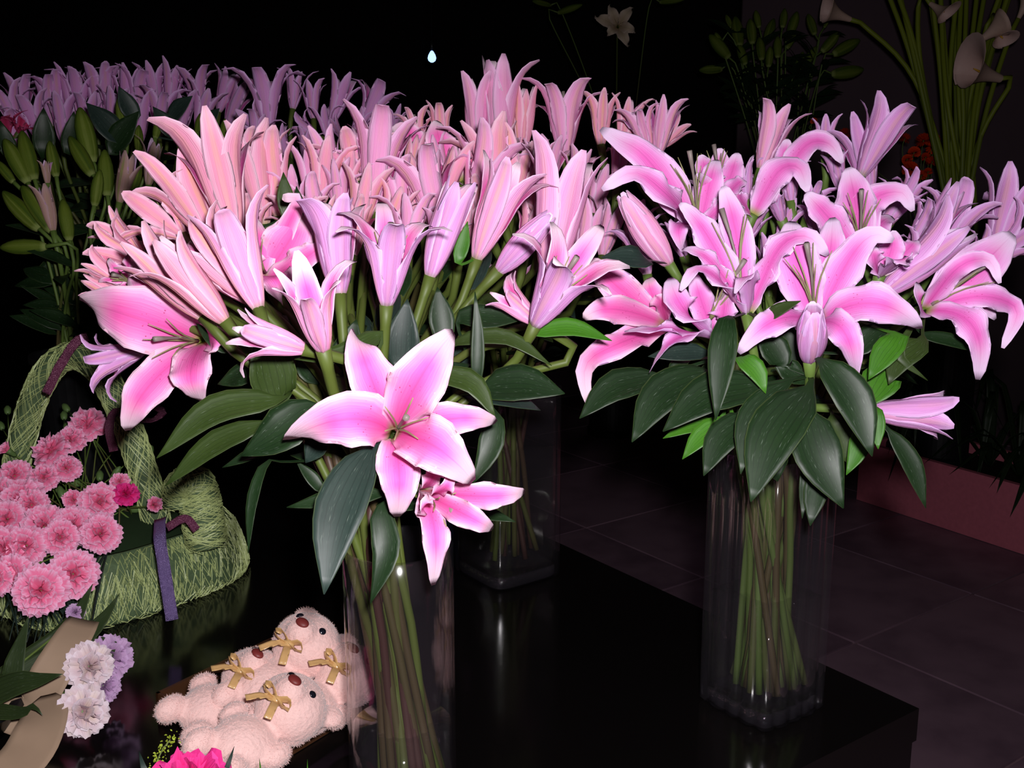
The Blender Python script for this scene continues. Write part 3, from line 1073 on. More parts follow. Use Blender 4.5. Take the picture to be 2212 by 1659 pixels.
for b, tp in [((1160, 420), (1158, 300)), ((1090, 430), (1095, 300)), ((1280, 470), (1310, 350)), ((1300, 560), (1330, 430)), ((1240, 440), (1260, 320)),
              ((1330, 410), (1350, 300)), ((1350, 540), (1385, 440)), ((1030, 640), (1050, 560)), ((1100, 650), (1130, 560)), ((1000, 420), (1010, 310)), ((1180, 420), (1200, 300))]:
    d = dB(*b)
    flower('B', 'half', P(b[0], b[1], d), P(tp[0], tp[1], d), 'shaded pink lily low in the square vase bunch', 'low lilies of the square vase', out='out_c', n=9, cols=5)

# ------------------------------------------------------------------ leaves of the two front bunches
for a in [
    # key, base, tip, width px, depth, mat, arch, ddt, twist, bow
    ('L', (606, 872), (560, 706), 108, .90, 'leaf_b', .02, -.03, 0, 0),
    ('L', (604, 862), (338, 990), 80, .88, 'leaf_b', .06, -.02, 0, .12),
    ('L', (570, 915), (356, 1050), 64, .91, 'leaf_b', .05, .0, 0, .06),
    ('L', (680, 880), (520, 985), 112, .87, 'leaf_a', .04, -.01, 0, -.05),
    ('L', (574, 1000), (536, 1195), 30, .88, 'leaf_a', .08, -.02, .6, .05),
    ('L', (800, 972), (700, 1284), 116, .82, 'leaf_d', .05, -.05, 0, .06),
    ('L', (826, 1066), (619, 1096), 54, .85, 'leaf_a', .04, -.01, 0, .0),
    ('L', (828, 1090), (800, 1304), 66, .84, 'leaf_a', .04, -.02, .3, -.1),
    ('L', (828, 722), (636, 776), 54, .86, 'leaf_b', .08, -.02, 0, -.15),
    ('L', (862, 800), (880, 646), 80, .93, 'leaf_d', .02, -.01, 0, 0),
    ('L', (1026, 838), (1026, 630), 32, .90, 'leaf_a', .05, -.01, 0, .03),
    ('L', (1040, 836), (1220, 850), 100, .94, 'leaf_a', .04, -.02, 0, -.05),
    ('L', (938, 810), (1070, 902), 60, .86, 'leaf_b', .08, -.01, 0, -.18),
    ('L', (1070, 900), (1020, 1046), 58, .90, 'leaf_a', .04, -.01, 0, -.08),
    ('L', (980, 742), (1192, 790), 44, .93, 'leaf_b', .08, -.01, 0, -.15),
    ('L', (990, 690), (1128, 690), 66, .96, 'leaf_a', .04, .0, 0, 0),
    ('L', (1145, 722), (1322, 736), 50, .93, 'leaf_c', .06, .0, 0, -.1),
    ('L', (1044, 1108), (1113, 1127), 36, .92, 'leaf_a', .02, -.01, 0, 0),
    ('L', (700, 1062), (640, 996), 32, .93, 'leaf_a', .02, .0, 0, 0),
    ('L', (690, 830), (640, 760), 60, .95, 'leaf_a', .02, .0, 0, 0),
    ('L', (740, 800), (770, 690), 70, .96, 'leaf_a', .02, .0, 0, 0),
    ('L', (960, 740), (945, 620), 60, .98, 'leaf_a', .02, .0, 0, 0),
    ('L', (620, 470), (612, 372), 42, 1.04, 'leaf_b', .02, .0, 0, 0),
    ('L', (650, 460), (640, 402), 30, 1.04, 'leaf_a', .02, .0, 0, 0),
    ('L', (992, 570), (1010, 478), 34, .98, 'leaf_c', .02, .0, 0, 0),
    ('L', (500, 760), (425, 700), 50, .96, 'leaf_a', .03, .0, 0, 0),
    ('L', (560, 800), (470, 830), 60, .97, 'leaf_a', .03, .0, 0, 0),
    ('L', (600, 960), (480, 1010), 34, .93, 'leaf_a', .03, .0, 0, 0),
    ('L', (700, 940), (660, 1000), 60, .90, 'leaf_d', .03, .0, 0, 0),
    ('L', (480, 690), (350, 610), 30, .93, 'leaf_a', .03, -.01, 0, 0),
    ('L', (690, 700), (660, 610), 50, 1.0, 'leaf_a', .03, .0, 0, 0),
    ('L', (830, 620), (880, 560), 60, 1.02, 'leaf_a', .03, .0, 0, 0),
    ('R', (1408, 816), (1252, 904), 82, .99, 'leaf_a', .05, -.02, 0, .1),
    ('R', (1534, 806), (1365, 955), 100, .97, 'leaf_a', .06, -.03, 0, .12),
    ('R', (1646, 832), (1432, 932), 108, .94, 'leaf_a', .06, -.02, 0, .1),
    ('R', (1570, 690), (1546, 908), 66, .90, 'leaf_a', .04, -.02, .2, 0),
    ('R', (1578, 908), (1474, 992), 58, .96, 'leaf_c', .04, -.01, 0, .08),
    ('R', (1556, 910), (1432, 947), 44, .985, 'leaf_c', .04, -.01, 0, .05),
    ('R', (1616, 898), (1520, 1028), 80, .955, 'leaf_a', .05, -.02, 0, .08),
    ('R', (1700, 828), (1600, 1024), 72, .93, 'leaf_a', .06, -.03, 0, .12),
    ('R', (1748, 838), (1622, 1084), 124, .92, 'leaf_a', .06, -.04, 0, .06),
    ('R', (1742, 884), (1822, 1098), 112, .945, 'leaf_a', .06, -.03, 0, .06),
    ('R', (1776, 780), (1884, 986), 92, .90, 'leaf_a', .06, -.02, 0, -.08),
    ('R', (1866, 920), (1828, 1026), 50, .98, 'leaf_c', .04, -.01, 0, -.06),
    ('R', (1890, 880), (1897, 970), 40, 1.0, 'leaf_c', .03, -.01, 0, 0),
    ('R', (1920, 930), (2000, 1098), 48, 1.02, 'leaf_a', .05, .0, 0, -.06),
    ('R', (1938, 726), (1876, 820), 66, .99, 'leaf_c', .04, -.01, 0, 0),
    ('R', (1990, 740), (1920, 830), 70, 1.01, 'leaf_b', .04, -.01, 0, .1),
    ('R', (1920, 800), (1870, 880), 90, 1.03, 'leaf_c', .04, -.01, 0, .0),
    ('R', (1764, 1046), (1750, 1136), 56, .97, 'leaf_a', .03, -.01, 0, .0),
    ('R', (1738, 1040), (1733, 1120), 24, .98, 'leaf_a', .03, -.01, 0, .0),
    ('R', (1602, 772), (1654, 850), 52, .93, 'leaf_c', .05, -.01, 0, -.1),
    ('R', (1652, 684), (1730, 650), 36, .94, 'leaf_b', .03, -.02, 0, 0),
    ('R', (1390, 560), (1298, 556), 64, 1.03, 'leaf_d', .05, -.01, 0, 0),
    ('R', (1530, 762), (1400, 770), 52, 1.0, 'leaf_d', .05, -.01, 0, 0),
    ('R', (1690, 790), (1640, 700), 70, 1.0, 'leaf_a', .03, .0, 0, 0),
    ('R', (1720, 800), (1700, 700), 60, 1.02, 'leaf_a', .03, .0, 0, 0),
    ('R', (1690, 790), (1740, 830), 60, .95, 'leaf_a', .03, .0, 0, 0),
    ('R', (1840, 760), (1930, 690), 60, 1.02, 'leaf_a', .03, .0, 0, 0),
    ('R', (1560, 800), (1500, 830), 60, 1.01, 'leaf_a', .03, .0, 0, 0),
    ('R', (1480, 780), (1440, 830), 44, 1.03, 'leaf_a', .03, .0, 0, 0),
    ('R', (1660, 960), (1680, 1040), 80, 1.0, 'leaf_a', .03, .0, 0, 0),
    ('R', (1800, 900), (1830, 1000), 60, 1.0, 'leaf_b', .03, .0, 0, 0),
    ('R', (1970, 700), (2004, 822), 22, 1.0, 'leaf_b', .1, .0, .6, .35),
    ('R', (1990, 720), (2120, 760), 36, 1.08, 'leaf_a', .05, .0, 0, 0),
]:
    leaf(a[0], a[1], a[2], a[3], a[4], a[5], a[6], a[7], None, a[8], a[9])
# inner leaves filling each bunch between vase rim and blooms
for key, cnt in (('L', 60), ('R', 46), ('B', 34)):
    ents = BOUQ[key]
    for i in range(cnt):
        ent = ents[i % len(ents)]
        path = ent[2]
        j = rng.randint(5, 12)
        b = path[j]
        neck = NECK[key][0]
        o = nrm(np.array([b[0] - neck[0] + rng.uniform(-.06, .06), b[1] - neck[1] + rng.uniform(-.02, .08), 0]))
        ln = rng.uniform(.06, .10)
        tp = b + o * ln * .8 + EZ * ln * rng.uniform(-.35, .6)
        leaf3(key, b, tp, rng.uniform(.012, .019), rng.choice(['leaf_a', 'leaf_a', 'leaf_b', 'leaf_d']), rng.uniform(.03, .12),
              face=nrm(np.array([0, -.5, .8]) + o * .3), own=ent)

# ------------------------------------------------------------------ far bunches on the table: dark buckets
M['bucket'] = plain('black_bucket', (.008, .008, .009, 1), .4, .3)


def bucket(label, px, y, r, h, z0, x=None):
    d = y
    c = np.array([x if x is not None else (px - 1106) / FPX * (y * .978 + .1), y, z0])
    root = thing('flower_bucket', label, 'bucket', c)
    mb = MB()
    n = 32
    rings = [(r * .8, 0), (r * .8, .004), (r, h), (r * 1.05, h), (r * 1.05, h - .012), (r * 1.0, h - .014), (r * .97, h), (r * .76, .012)]
    # outer wall, rolled rim and inner wall
    prof = [(r * .8, 0), (r, h - .012), (r * 1.06, h - .012), (r * 1.06, h), (r * .96, h), (r * .77, .012)]
    v = [(c[0] + q * math.cos(2 * math.pi * k / n), c[1] + q * math.sin(2 * math.pi * k / n), z0 + z) for q, z in prof for k in range(n)]
    f = [(i * n + k, i * n + (k + 1) % n, (i + 1) * n + (k + 1) % n, (i + 1) * n + k) for i in range(len(prof) - 1) for k in range(n)]
    f += [tuple(range(n))[::-1], tuple((len(prof) - 1) * n + k for k in range(n))]
    mb.add(v, f)
    mb.obj('bucket_body', M['bucket'], root, c, smooth=False)
    return c


def far_bunch(key, label, px, y, z0, r=.09, h=.25):
    c = bucket(label, px, y, r, h, z0)
    set_neck(key, c + [0, 0, h - .005], r * .7, c + [0, 0, .014], r * .45)


far_bunch('F', 'black bucket holding the shaded pink lilies behind the cylinder vase', 690, 2.08, TABLE_Z)
rowsF = [('trump', (582, 290), (572, 140)), ('half', (632, 240), (640, 148)), ('half', (678, 262), (672, 176)), ('half', (716, 268), (746, 158)),
         ('trump', (780, 282), (826, 180)), ('half', (850, 300), (858, 232)), ('trump', (690, 300), (636, 262)), ('half', (708, 300), (694, 230)),
         ('half', (590, 312), (524, 244)), ('half', (740, 300), (716, 256)), ('half', (760, 300), (790, 240)), ('half', (620, 340), (600, 270)),
         ('half', (660, 350), (660, 280)), ('half', (780, 340), (800, 270)), ('half', (840, 360), (846, 280)), ('half', (545, 330), (560, 240))]
for ty, b, tp in rowsF:
    d = 2.06 - .15 * (b[1] - 260) / 100
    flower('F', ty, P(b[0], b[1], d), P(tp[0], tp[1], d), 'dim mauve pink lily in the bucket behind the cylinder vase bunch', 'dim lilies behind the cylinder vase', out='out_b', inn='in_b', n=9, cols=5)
far_bunch('G', 'black bucket holding the dim lilies behind the green-budded bunch', 270, 2.5, TABLE_Z, r=.13)
tipsG = [(9, 191, -30), (40, 170, -12), (96, 172, -14), (114, 152, -14), (150, 144, -5), (172, 156, 5), (213, 150, 0), (224, 146, -6), (276, 140, 3), (304, 143, 8),
         (329, 140, -10), (376, 134, 8), (417, 150, -16), (500, 147, 26), (526, 182, 34), (60, 215, -28), (130, 210, -8), (250, 190, 10), (350, 190, 6), (450, 190, 22), (190, 200, 0), (10, 262, -60), (400, 200, 12), (300, 200, -4)]
for i, (tx, ty_, lean) in enumerate(tipsG):
    d = 2.42 - .1 * (ty_ > 185)
    bx, by = tx - lean * 1.1, ty_ + 112 - abs(lean) * .5
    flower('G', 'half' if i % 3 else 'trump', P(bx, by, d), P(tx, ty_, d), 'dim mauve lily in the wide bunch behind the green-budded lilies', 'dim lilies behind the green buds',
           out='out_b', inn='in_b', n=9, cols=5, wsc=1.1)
# red carnation-like lily petals glimpsed at its edge
M['red_in'] = petal_inner('crimson_petal', (.5, .02, .09, 1), (.6, .05, .16, 1), (.7, .12, .25, 1))
M['red_out'] = petal_outer('crimson_petal_back', (.55, .04, .14, 1), (.45, .03, .08, 1), (.65, .1, .25, 1))
for b, tp in [((20, 300), (-10, 230)), ((40, 290), (52, 246)), ((20, 320), (0, 290))]:
    flower('G', 'open', P(b[0], b[1], 2.3), P(tp[0], tp[1], 2.28), 'crimson bloom tucked beside the dim mauve lilies', 'crimson blooms by the dim lilies', out='red_out', inn='red_in', n=9, cols=5, name='crimson_lily')


def green_bud(key, b, tp, label, group, mat='bud_g', wsc=1.0, name='budded_lily', n=9, smat=None):
    b, tp = np.asarray(b, float), np.asarray(tp, float)
    axis = nrm(tp - b)
    L = np.linalg.norm(tp - b)
    r, org = lily_root(key, label, group, b, axis, name=name, mat=smat or M['stem_g'], rad=.003, cat='lily bud')
    x = perp(np.array([.2, -1, .1]), axis)
    y = np.cross(axis, x)
    mb = MB()
    sides = 12
    prof = [(0, .07), (.1, .12), (.25, .15), (.45, .165), (.65, .155), (.8, .12), (.92, .075), (.98, .04), (1.0, .01)]
    ro = rng.uniform(0, 6)
    vs, uvs = [], []
    for t, q in prof:
        for k in range(sides):
            a = 2 * math.pi * k / sides
            rr = q * L * wsc * (1 + .10 * math.cos(3 * a))
            vs.append(b + axis * t * L + rr * (math.cos(a + ro) * x + math.sin(a + ro) * y))
            uvs.append((t, (k * 3 / sides) % 1.0))
    f = [(i * sides + k, i * sides + (k + 1) % sides, (i + 1) * sides + (k + 1) % sides, (i + 1) * sides + k) for i in range(len(prof) - 1) for k in range(sides)]
    f += [tuple(range(sides))[::-1], tuple((len(prof) - 1) * sides + k for k in range(sides))]
    mb.add(vs, f, uvs)
    mb.obj('bud', M[mat], r, org)
    return r


far_bunch('K', 'black bucket holding the green-budded lilies', 190, 1.98, TABLE_Z)
budsK = [((60, 395), (9, 300)), ((75, 388), (47, 282)), ((122, 382), (107, 304)), ((200, 351), (172, 232)), ((200, 379), (150, 294)), ((266, 275), (257, 210)),
         ((335, 300), (348, 244)), ((232, 423), (226, 323)), ((204, 445), (216, 366)), ((257, 442), (282, 332)), ((320, 404), (339, 304)), ((282, 423), (304, 357)),
         ((116, 504), (94, 401)), ((112, 500), (47, 401)), ((85, 495), (6, 413)), ((100, 533), (0, 535)), ((30, 395), (-10, 345)), ((103, 400), (97, 345)),
         ((425, 290), (434, 244)), ((478, 300), (486, 256)), ((150, 520), (135, 430)), ((300, 330), (300, 270))]
pale = {9, 10, 12, 17}
for i, (b, tp) in enumerate(budsK):
    d = 1.98 - .12 * (b[1] - 350) / 150
    if i in pale:
        flower('K', 'tight', P(b[0], b[1], d), P(tp[0], tp[1], d - .01), 'green lily bud just parting into pale pink tips', 'pale-tipped buds of the green bunch', out='bud_pinktip', inn='in_b', n=9, cols=5, name='budded_lily', mat=M['stem_g'], cat='lily bud', wsc=1.15)
    else:
        green_bud('K', P(b[0], b[1], d), P(tp[0], tp[1], d), 'bud lying level out of the green-budded bunch' if i == 15 else 'closed green lily bud in the shaded bunch by the basket', None if i == 15 else 'closed buds of the green bunch')
for b, tp, w in [((95, 330), (94, 232), 50), ((262, 305), (186, 222), 60), ((290, 260), (256, 186), 44), ((368, 255), (416, 207), 44), ((438, 280), (474, 234), 40),
                 ((150, 330), (160, 240), 40), ((240, 330), (300, 240), 60), ((20, 330), (0, 260), 40), ((380, 300), (330, 230), 46), ((160, 560), (60, 620), 60), ((200, 560), (120, 640), 60), ((260, 520), (330, 470), 60)]:
    leaf('K', b, tp, w, 2.02, 'leaf_d' if b[1] < 320 else 'leaf_a', .04)
for i in range(40):
    ent = BOUQ['K'][i % len(BOUQ['K'])]
    j = rng.randint(4, 13)
    b = ent[2][j]
    o = nrm(np.array([rng.uniform(-1, 1), rng.uniform(-1, .3), 0]))
    tp = b + o * .08 + EZ * rng.uniform(-.02, .06)
    leaf3('K', b, tp, rng.uniform(.012, .02), 'leaf_a', .08, face=nrm([0, -.6, .7]), own=ent)
for i in range(24):
    for key in ('F', 'G'):
        ent = BOUQ[key][i % len(BOUQ[key])]
        b = ent[2][rng.randint(3, 9)]
        o = nrm(np.array([rng.uniform(-1, 1), rng.uniform(-1, .3), 0]))
        leaf3(key, b, b + o * .09 + EZ * rng.uniform(0, .05), .017, 'leaf_a', .08, face=nrm([0, -.6, .7]), own=ent)

# ------------------------------------------------------------------ far right: calla lilies, green-budded bunch, orange pompons
def stand(label, px, y, top, r, z0=0.0):
    """dark plinth on the floor under a far bucket"""
    c = np.array([(px - 1106) / FPX * (y * .978 + .1), y, z0])
    top = top - z0
    mb = MB()
    n = 40
    prof = [(r * 1.1, 0), (r * 1.1, .03), (r, .04), (r, top - .03), (r * 1.06, top - .025), (r * 1.06, top)]
    v = [(c[0] + q * math.cos(2 * math.pi * k / n), c[1] + q * math.sin(2 * math.pi * k / n), z0 + z) for q, z in prof for k in range(n)]
    f = [(i * n + k, i * n + (k + 1) % n, (i + 1) * n + (k + 1) % n, (i + 1) * n + k) for i in range(len(prof) - 1) for k in range(n)]
    f += [tuple(range(n))[::-1], tuple((len(prof) - 1) * n + k for k in range(n))]
    mb.add(v, f)
    o = mb.obj('plinth', M['bucket'], None, c, smooth=False)
    tag(o, label, 'plinth')
    return c


cc = stand('black round plinth under the calla lilies', 2060, 4.15, .80, .11, .209)
far_bunch('C', 'black bucket holding the calla lilies', 2060, 4.15, .80, .11, .3)
M['calla_in'] = plain('calla_white', srgb(228, 196, 188), .5, .3, .15, var=.05)
M['calla_out'] = plain('calla_white_back', srgb(216, 186, 170), .5, .3, .15, var=.06)
M['calla_stem'] = stemmat('calla_stem', srgb(118, 132, 34), srgb(104, 118, 40))
M['spadix'] = plain('calla_spadix', srgb(220, 170, 60), .6)


def calla(b, tp, label, d0, d1, r0=.0095, wrap=0.5, group='calla lilies on the plinth', via=None):
    """spathe funnel from b to its lip tp"""
    b, tp = P(b[0], b[1], d0), P(tp[0], tp[1], d1)
    axis = nrm(tp - b)
    L = np.linalg.norm(tp - b)
    neck, nr, foot, fr = NECK['C']
    a = rng.uniform(0, 6.28)
    pn = neck + np.array([math.cos(a), math.sin(a), 0]) * nr * rng.uniform(.1, .9)
    pb = foot + np.array([math.cos(a), math.sin(a), 0]) * fr * .5
    pts = [b, b - axis * .06] + ([P(via[0], via[1], via[2])] if via else [(b - axis * .06) * .4 + (pn + EZ * .25) * .6]) + [pn, pb]
    path = spline(pts, 22)
    r = thing('calla_lily', label, 'calla lily', path[-1], group)
    mb = MB()
    tube(mb, path, r0, 7)
    mb.obj('stem', M['calla_stem'], r, path[-1])
    x = perp(np.array([0, -1, .6]), axis)
    y = np.cross(axis, x)
    mb = MB()
    nu, nv = 9, 21
    vi, uv = [], []
    for i in range(nu):
        t = i / (nu - 1)
        for j in range(nv):
            s = -1 + 2 * j / (nv - 1)
            a = s * math.pi * 1.08
            lip = .62 + .38 * math.cos(a)             # long lip on the +x side
            z = L * t * (.55 + .45 * lip)
            rr = L * (.06 + .10 * t + (.26 * t ** 3) * (.6 + .4 * lip)) * (1 + .06 * s)
            vi.append(b + axis * z + rr * (math.cos(a) * x + math.sin(a) * y) + x * L * .16 * t ** 3 * lip)
            uv.append((t, (s + 1) / 2))
    vo = [p + .0012 * nrm(p - (b + axis * np.dot(p - b, axis)) + 1e-6) for p in vi]
    N = len(vi)
    fi = [(i * nv + j, i * nv + j + 1, (i + 1) * nv + j + 1, (i + 1) * nv + j) for i in range(nu - 1) for j in range(nv - 1)]
    fo = [tuple(N + q for q in f[::-1]) for f in fi]
    e = (nu - 1) * nv
    fe = [(e + j, e + j + 1, N + e + j + 1, N + e + j) for j in range(nv - 1)]
    mb.add(vi + vo, fi, uv + uv, 0)
    for f in fo + fe:
        mb.f.append(f)
        mb.m.append(1)
    mb.obj('spathe', [M['calla_in'], M['calla_out']], r, path[-1])
    mb = MB()
    tube(mb, spline([b + axis * L * .05, b + axis * L * .35, b + axis * L * .62 + x * L * .03], 6), [.004, .005, .005, .005, .004, .002], 7)
    mb.obj('spadix', M['spadix'], r, path[-1])
    return r


calla((1836, 42), (1766, 14), 'calla lily bending out sideways on a long curved stem', 4.08, 4.02, via=(1985, 190, 4.06))
calla((2010, 8), (2058, 40), 'calla lily hanging its lip at the top of the calla bunch', 4.02, 3.95, via=(1990, 150, 4.06))
calla((2110, 92), (2180, 42), 'calla lily with a torn pointed lip beside the drooping one', 3.96, 3.90)
calla((2160, 170), (2062, 138), 'drooping calla lily with a broad pale lip turned down', 3.90, 3.80)
calla((2200, 40), (2230, -20), 'calla lily half beyond the torn-lipped one', 4.02, 4.00)
calla((2150, 60), (2175, 100), 'small round calla lily between the torn and drooping ones', 3.97, 3.90)
calla((1900, -60), (1880, -110), 'calla lily on a straight fanned stem', 4.08, 4.08, via=(1975, 150, 4.06))
calla((1930, -60), (1915, -110), 'calla lily on a thick straight stem', 4.06, 4.06, via=(1985, 170, 4.03))
calla((1945, -60), (1960, -110), 'calla lily on an upright stem', 4.06, 4.06, via=(1980, 120, 4.03))
for i in range(16):
    x0 = 2000 + 210 * rng.random()
    calla((x0, -70 - 40 * rng.random()), (x0 + rng.uniform(-30, 40), -130), 'calla lily rising above the frame in the dense calla bunch', 4.04 + .1 * rng.random(), 4.04,
          group='tall calla lilies', via=(2030 + .45 * (x0 - 2000) + rng.uniform(-10, 10), 200, 4.02 + .1 * rng.random()))

stand('black round plinth under the tight green bud bunch', 1690, 4.7, .80, .14)
far_bunch('V', 'black bucket holding the tight green bud bunch', 1690, 4.7, .80, .12, .3)
buds = [((1575, 125), (1532, 75)), ((1598, 100), (1588, 35)), ((1625, 95), (1620, 40)), ((1560, 150), (1510, 152)), ((1655, 90), (1672, 40)), ((1700, 105), (1718, 68)),
        ((1705, 75), (1722, 25)), ((1775, 112), (1812, 70)), ((1800, 118), (1858, 86)), ((1796, 160), (1866, 150)), ((1580, 60), (1568, 32)), ((1680, 125), (1680, 78)),
        ((1645, 130), (1640, 80)), ((1610, 140), (1595, 95)), ((1740, 140), (1765, 100)), ((1560, 108), (1545, 70)), ((1660, 145), (1664, 100)), ((1720, 150), (1735, 112)),
        ((1560, 90), (1540, 96)), ((1760, 75), (1745, 30)), ((1640, 60), (1632, 22)), ((1690, 60), (1695, 18)), ((1780, 60), (1790, 40))]
for i, (b, tp) in enumerate(buds):
    d = 4.5 + .16 * rng.random()
    green_bud('V', P(b[0], b[1], d), P(tp[0], tp[1], d), 'yellow-green bud sticking out level above the mauve lilies' if i == 9 else 'slim green bud in the tight bunch before the dark panel wall',
              None if i == 9 else 'slim buds of the tight green bunch', wsc=1.2)
for i in range(120):
    ent = BOUQ['V'][i % len(BOUQ['V'])]
    b = ent[2][rng.randint(1, 8)]
    o = nrm(np.array([rng.uniform(-1, 1), rng.uniform(-1, .3), 0]))
    leaf3('V', b, b + o * .13 + EZ * rng.uniform(-.03, .1), .02, 'leaf_a', .08, face=nrm([0, -.6, .7]), own=ent)

# orange pompon chrysanthemums
stand('black round plinth under the orange flowers', 1990, 4.35, .85, .09, .209)
far_bunch('O', 'black bucket holding the orange flowers', 1990, 4.35, .85, .09, .25)
M['orange'] = plain('orange_pompon', srgb(226, 66, 22), .6, .2, .1, var=.3, vscale=300)
pp = MB()
for q in range(70):
    z = 1 - (q + .5) / 70 * 1.6
    a = q * 2.39996
    rr = math.sqrt(max(0, 1 - z * z))
    d = np.array([rr * math.cos(a), rr * math.sin(a), z])
    s = perp(np.array([.3, .9, .1]), d)
    w = np.cross(d, s)
    pp.add([d * .45 - s * .12, d * .45 + s * .12, d * .9 + s * .19 + w * .05, d * 1.02 + w * .08, d * .9 - s * .19 + w * .05], [(0, 1, 2, 3, 4)])
pom_me = pp.mesh('bloom', [M['orange']], smooth=False)
for px, py, r in [(2045, 370, 20), (1995, 305, 18), (2015, 318, 16), (1975, 330, 14), (1966, 366, 18), (2014, 350, 14), (2000, 340, 11), (1990, 380, 13), (1825, 292, 16), (1955, 300, 13), (1960, 345, 12), (2020, 300, 11), (2005, 372, 10), (1758, 262, 8)]:
    b = P(px, py, 4.25)
    r_, org = lily_root('O', 'small orange pompon flower behind the ribbed vase lilies', 'orange pompon flowers', b, nrm([.1 * rng.uniform(-1, 1), -.3, .9]), name='orange_pompon', cat='flower', rad=.0016, mat=M['stem_g'])
    o = bpy.data.objects.new('bloom', pom_me)
    col.objects.link(o)
    o.parent = r_
    o.location = b - org
    o.scale = [r * 4.25 / FPX] * 3
    o.rotation_euler = (rng.uniform(-.6, .2), rng.uniform(-.4, .4), rng.uniform(0, 6))

# pale lily with two buds in the dark, far behind
stand('black round plinth under the pale distant lily', 1330, 5.4, .9, .12)
far_bunch('W', 'black bucket holding the pale distant lily', 1330, 5.4, .9, .11, .4)
M['pale_in'] = petal_inner('cream_petal', (.75, .6, .42, 1), (.82, .66, .52, 1), (.85, .7, .58, 1))
M['pale_out'] = petal_outer('cream_petal_back', (.75, .6, .5, 1), (.6, .6, .3, 1), (.82, .7, .6, 1))
T = (1335, 52)
hero('W', T, 5.2, (1334, 60, .08), [(1283, 36, 26, (1308, 44, -.02)), (1316, 10, 24, (1325, 32, -.02)), (1368, 16, 24, (1350, 34, -.02)), (1374, 70, 24, (1354, 60, -.02)),
                                   (1358, 102, 24, (1346, 76, -.02)), (1310, 78, 22, (1323, 64, -.02))], 'pale cream star lily glimmering in the dark far behind', 'pale_out', 'pale_in', None, name='cream_lily')
for b, tp in [((1205, 28), (1258, 10)), ((1190, 12), (1150, 2)), ((1425, 5), (1480, -2))]:
    green_bud('W', P(b[0], b[1], 5.2), P(tp[0], tp[1], 5.15), 'dull yellow bud beside the distant cream star lily', 'buds by the distant cream lily', wsc=.8)

# small blue glowing drop; the fitting and line above it are invented
M['dropglow'] = NT('blue_drop_glow')
t_ = M['dropglow']
em = t_.n('ShaderNodeEmission')
em.inputs[0].default_value = (.32, .5, 1, 1)
em.inputs[1].default_value = 2.2
t_.l(em.outputs[0], t_.out.inputs[0])
M['dropglow'] = t_.mat
lp = P(933, 121, 4.2)
lr = thing('glowing_drop', 'tiny glowing blue drop on an added line in the dark hall', 'lamp', lp)
mb = MB()
n = 16
prof = [(.002, .022), (.007, .016), (.014, .004), (.017, -.008), (.014, -.018), (.006, -.024), (.001, -.025)]
v = [(lp[0] + q * math.cos(2 * math.pi * k / n), lp[1] + q * math.sin(2 * math.pi * k / n), lp[2] + z) for q, z in prof for k in range(n)]
f = [(i * n + k, i * n + (k + 1) % n, (i + 1) * n + (k + 1) % n, (i + 1) * n + k) for i in range(len(prof) - 1) for k in range(n)]
mb.add(v, f + [tuple(range(n)), tuple((len(prof) - 1) * n + k for k in range(n))[::-1]])
mb.obj('drop_body', M['dropglow'], lr, lp)
mb = MB()
tube(mb, [lp + EZ * .02, lp + EZ * .04, lp + EZ * .06], [.006, .007, .003], 10)
mb.obj('added_socket', M['bucket'], lr, lp)
mb = MB()
tube(mb, [lp + EZ * .055, lp + EZ * 1.0, np.array([lp[0], lp[1], 3.69])], .0012, 5)
mb.obj('added_cord', M['bucket'], lr, lp)
cb = MB()
box(cb, (0, 3.0, 3.72), (5.0, 5.0, .03))
tag(cb.obj('ceiling', M['wall']), 'black ceiling of the dark hall', None, None, 'structure')

# rose planter with dark palm-like plants
pa, pb = on_table(1850, 1080, 0.0), on_table(2212, 1200, 0.0)
e = nrm(pb - pa)
q = np.array([e[1], -e[0], 0]) * -1
if q[1] < 0:
    q = -q
W = 2.6
pc = pa + e * W / 2 + q * .2
pr = thing('planter', 'low rose-painted planter box on the tiled floor', 'planter', pc)
for nm, cx, hf in [('front_panel', pa + e * W / 2 + q * .012, (W / 2, .012, .125)), ('rear_panel', pa + e * W / 2 + q * .388, (W / 2, .012, .125)),
                   ('end_panel', pa + e * .012 + q * .2, (.012, .176, .125)), ('end_panel', pa + e * (W - .012) + q * .2, (.012, .176, .125))]:
    mb = MB()
    box(mb, cx + EZ * .128, hf, (e, q, EZ))
    mb.obj(nm, M['planter'], pr, pc, smooth=False)
M['soil'] = plain('planter_soil', srgb(40, 30, 26), .95, .1)
mb = MB()
box(mb, pc + EZ * .11, (W / 2 - .03, .17, .1), (e, q, EZ))
mb.obj('soil', M['soil'], pr, pc, smooth=False)
M['palm'] = leafmat('dark_palm_leaf', srgb(22, 36, 20), srgb(34, 50, 26), .5)
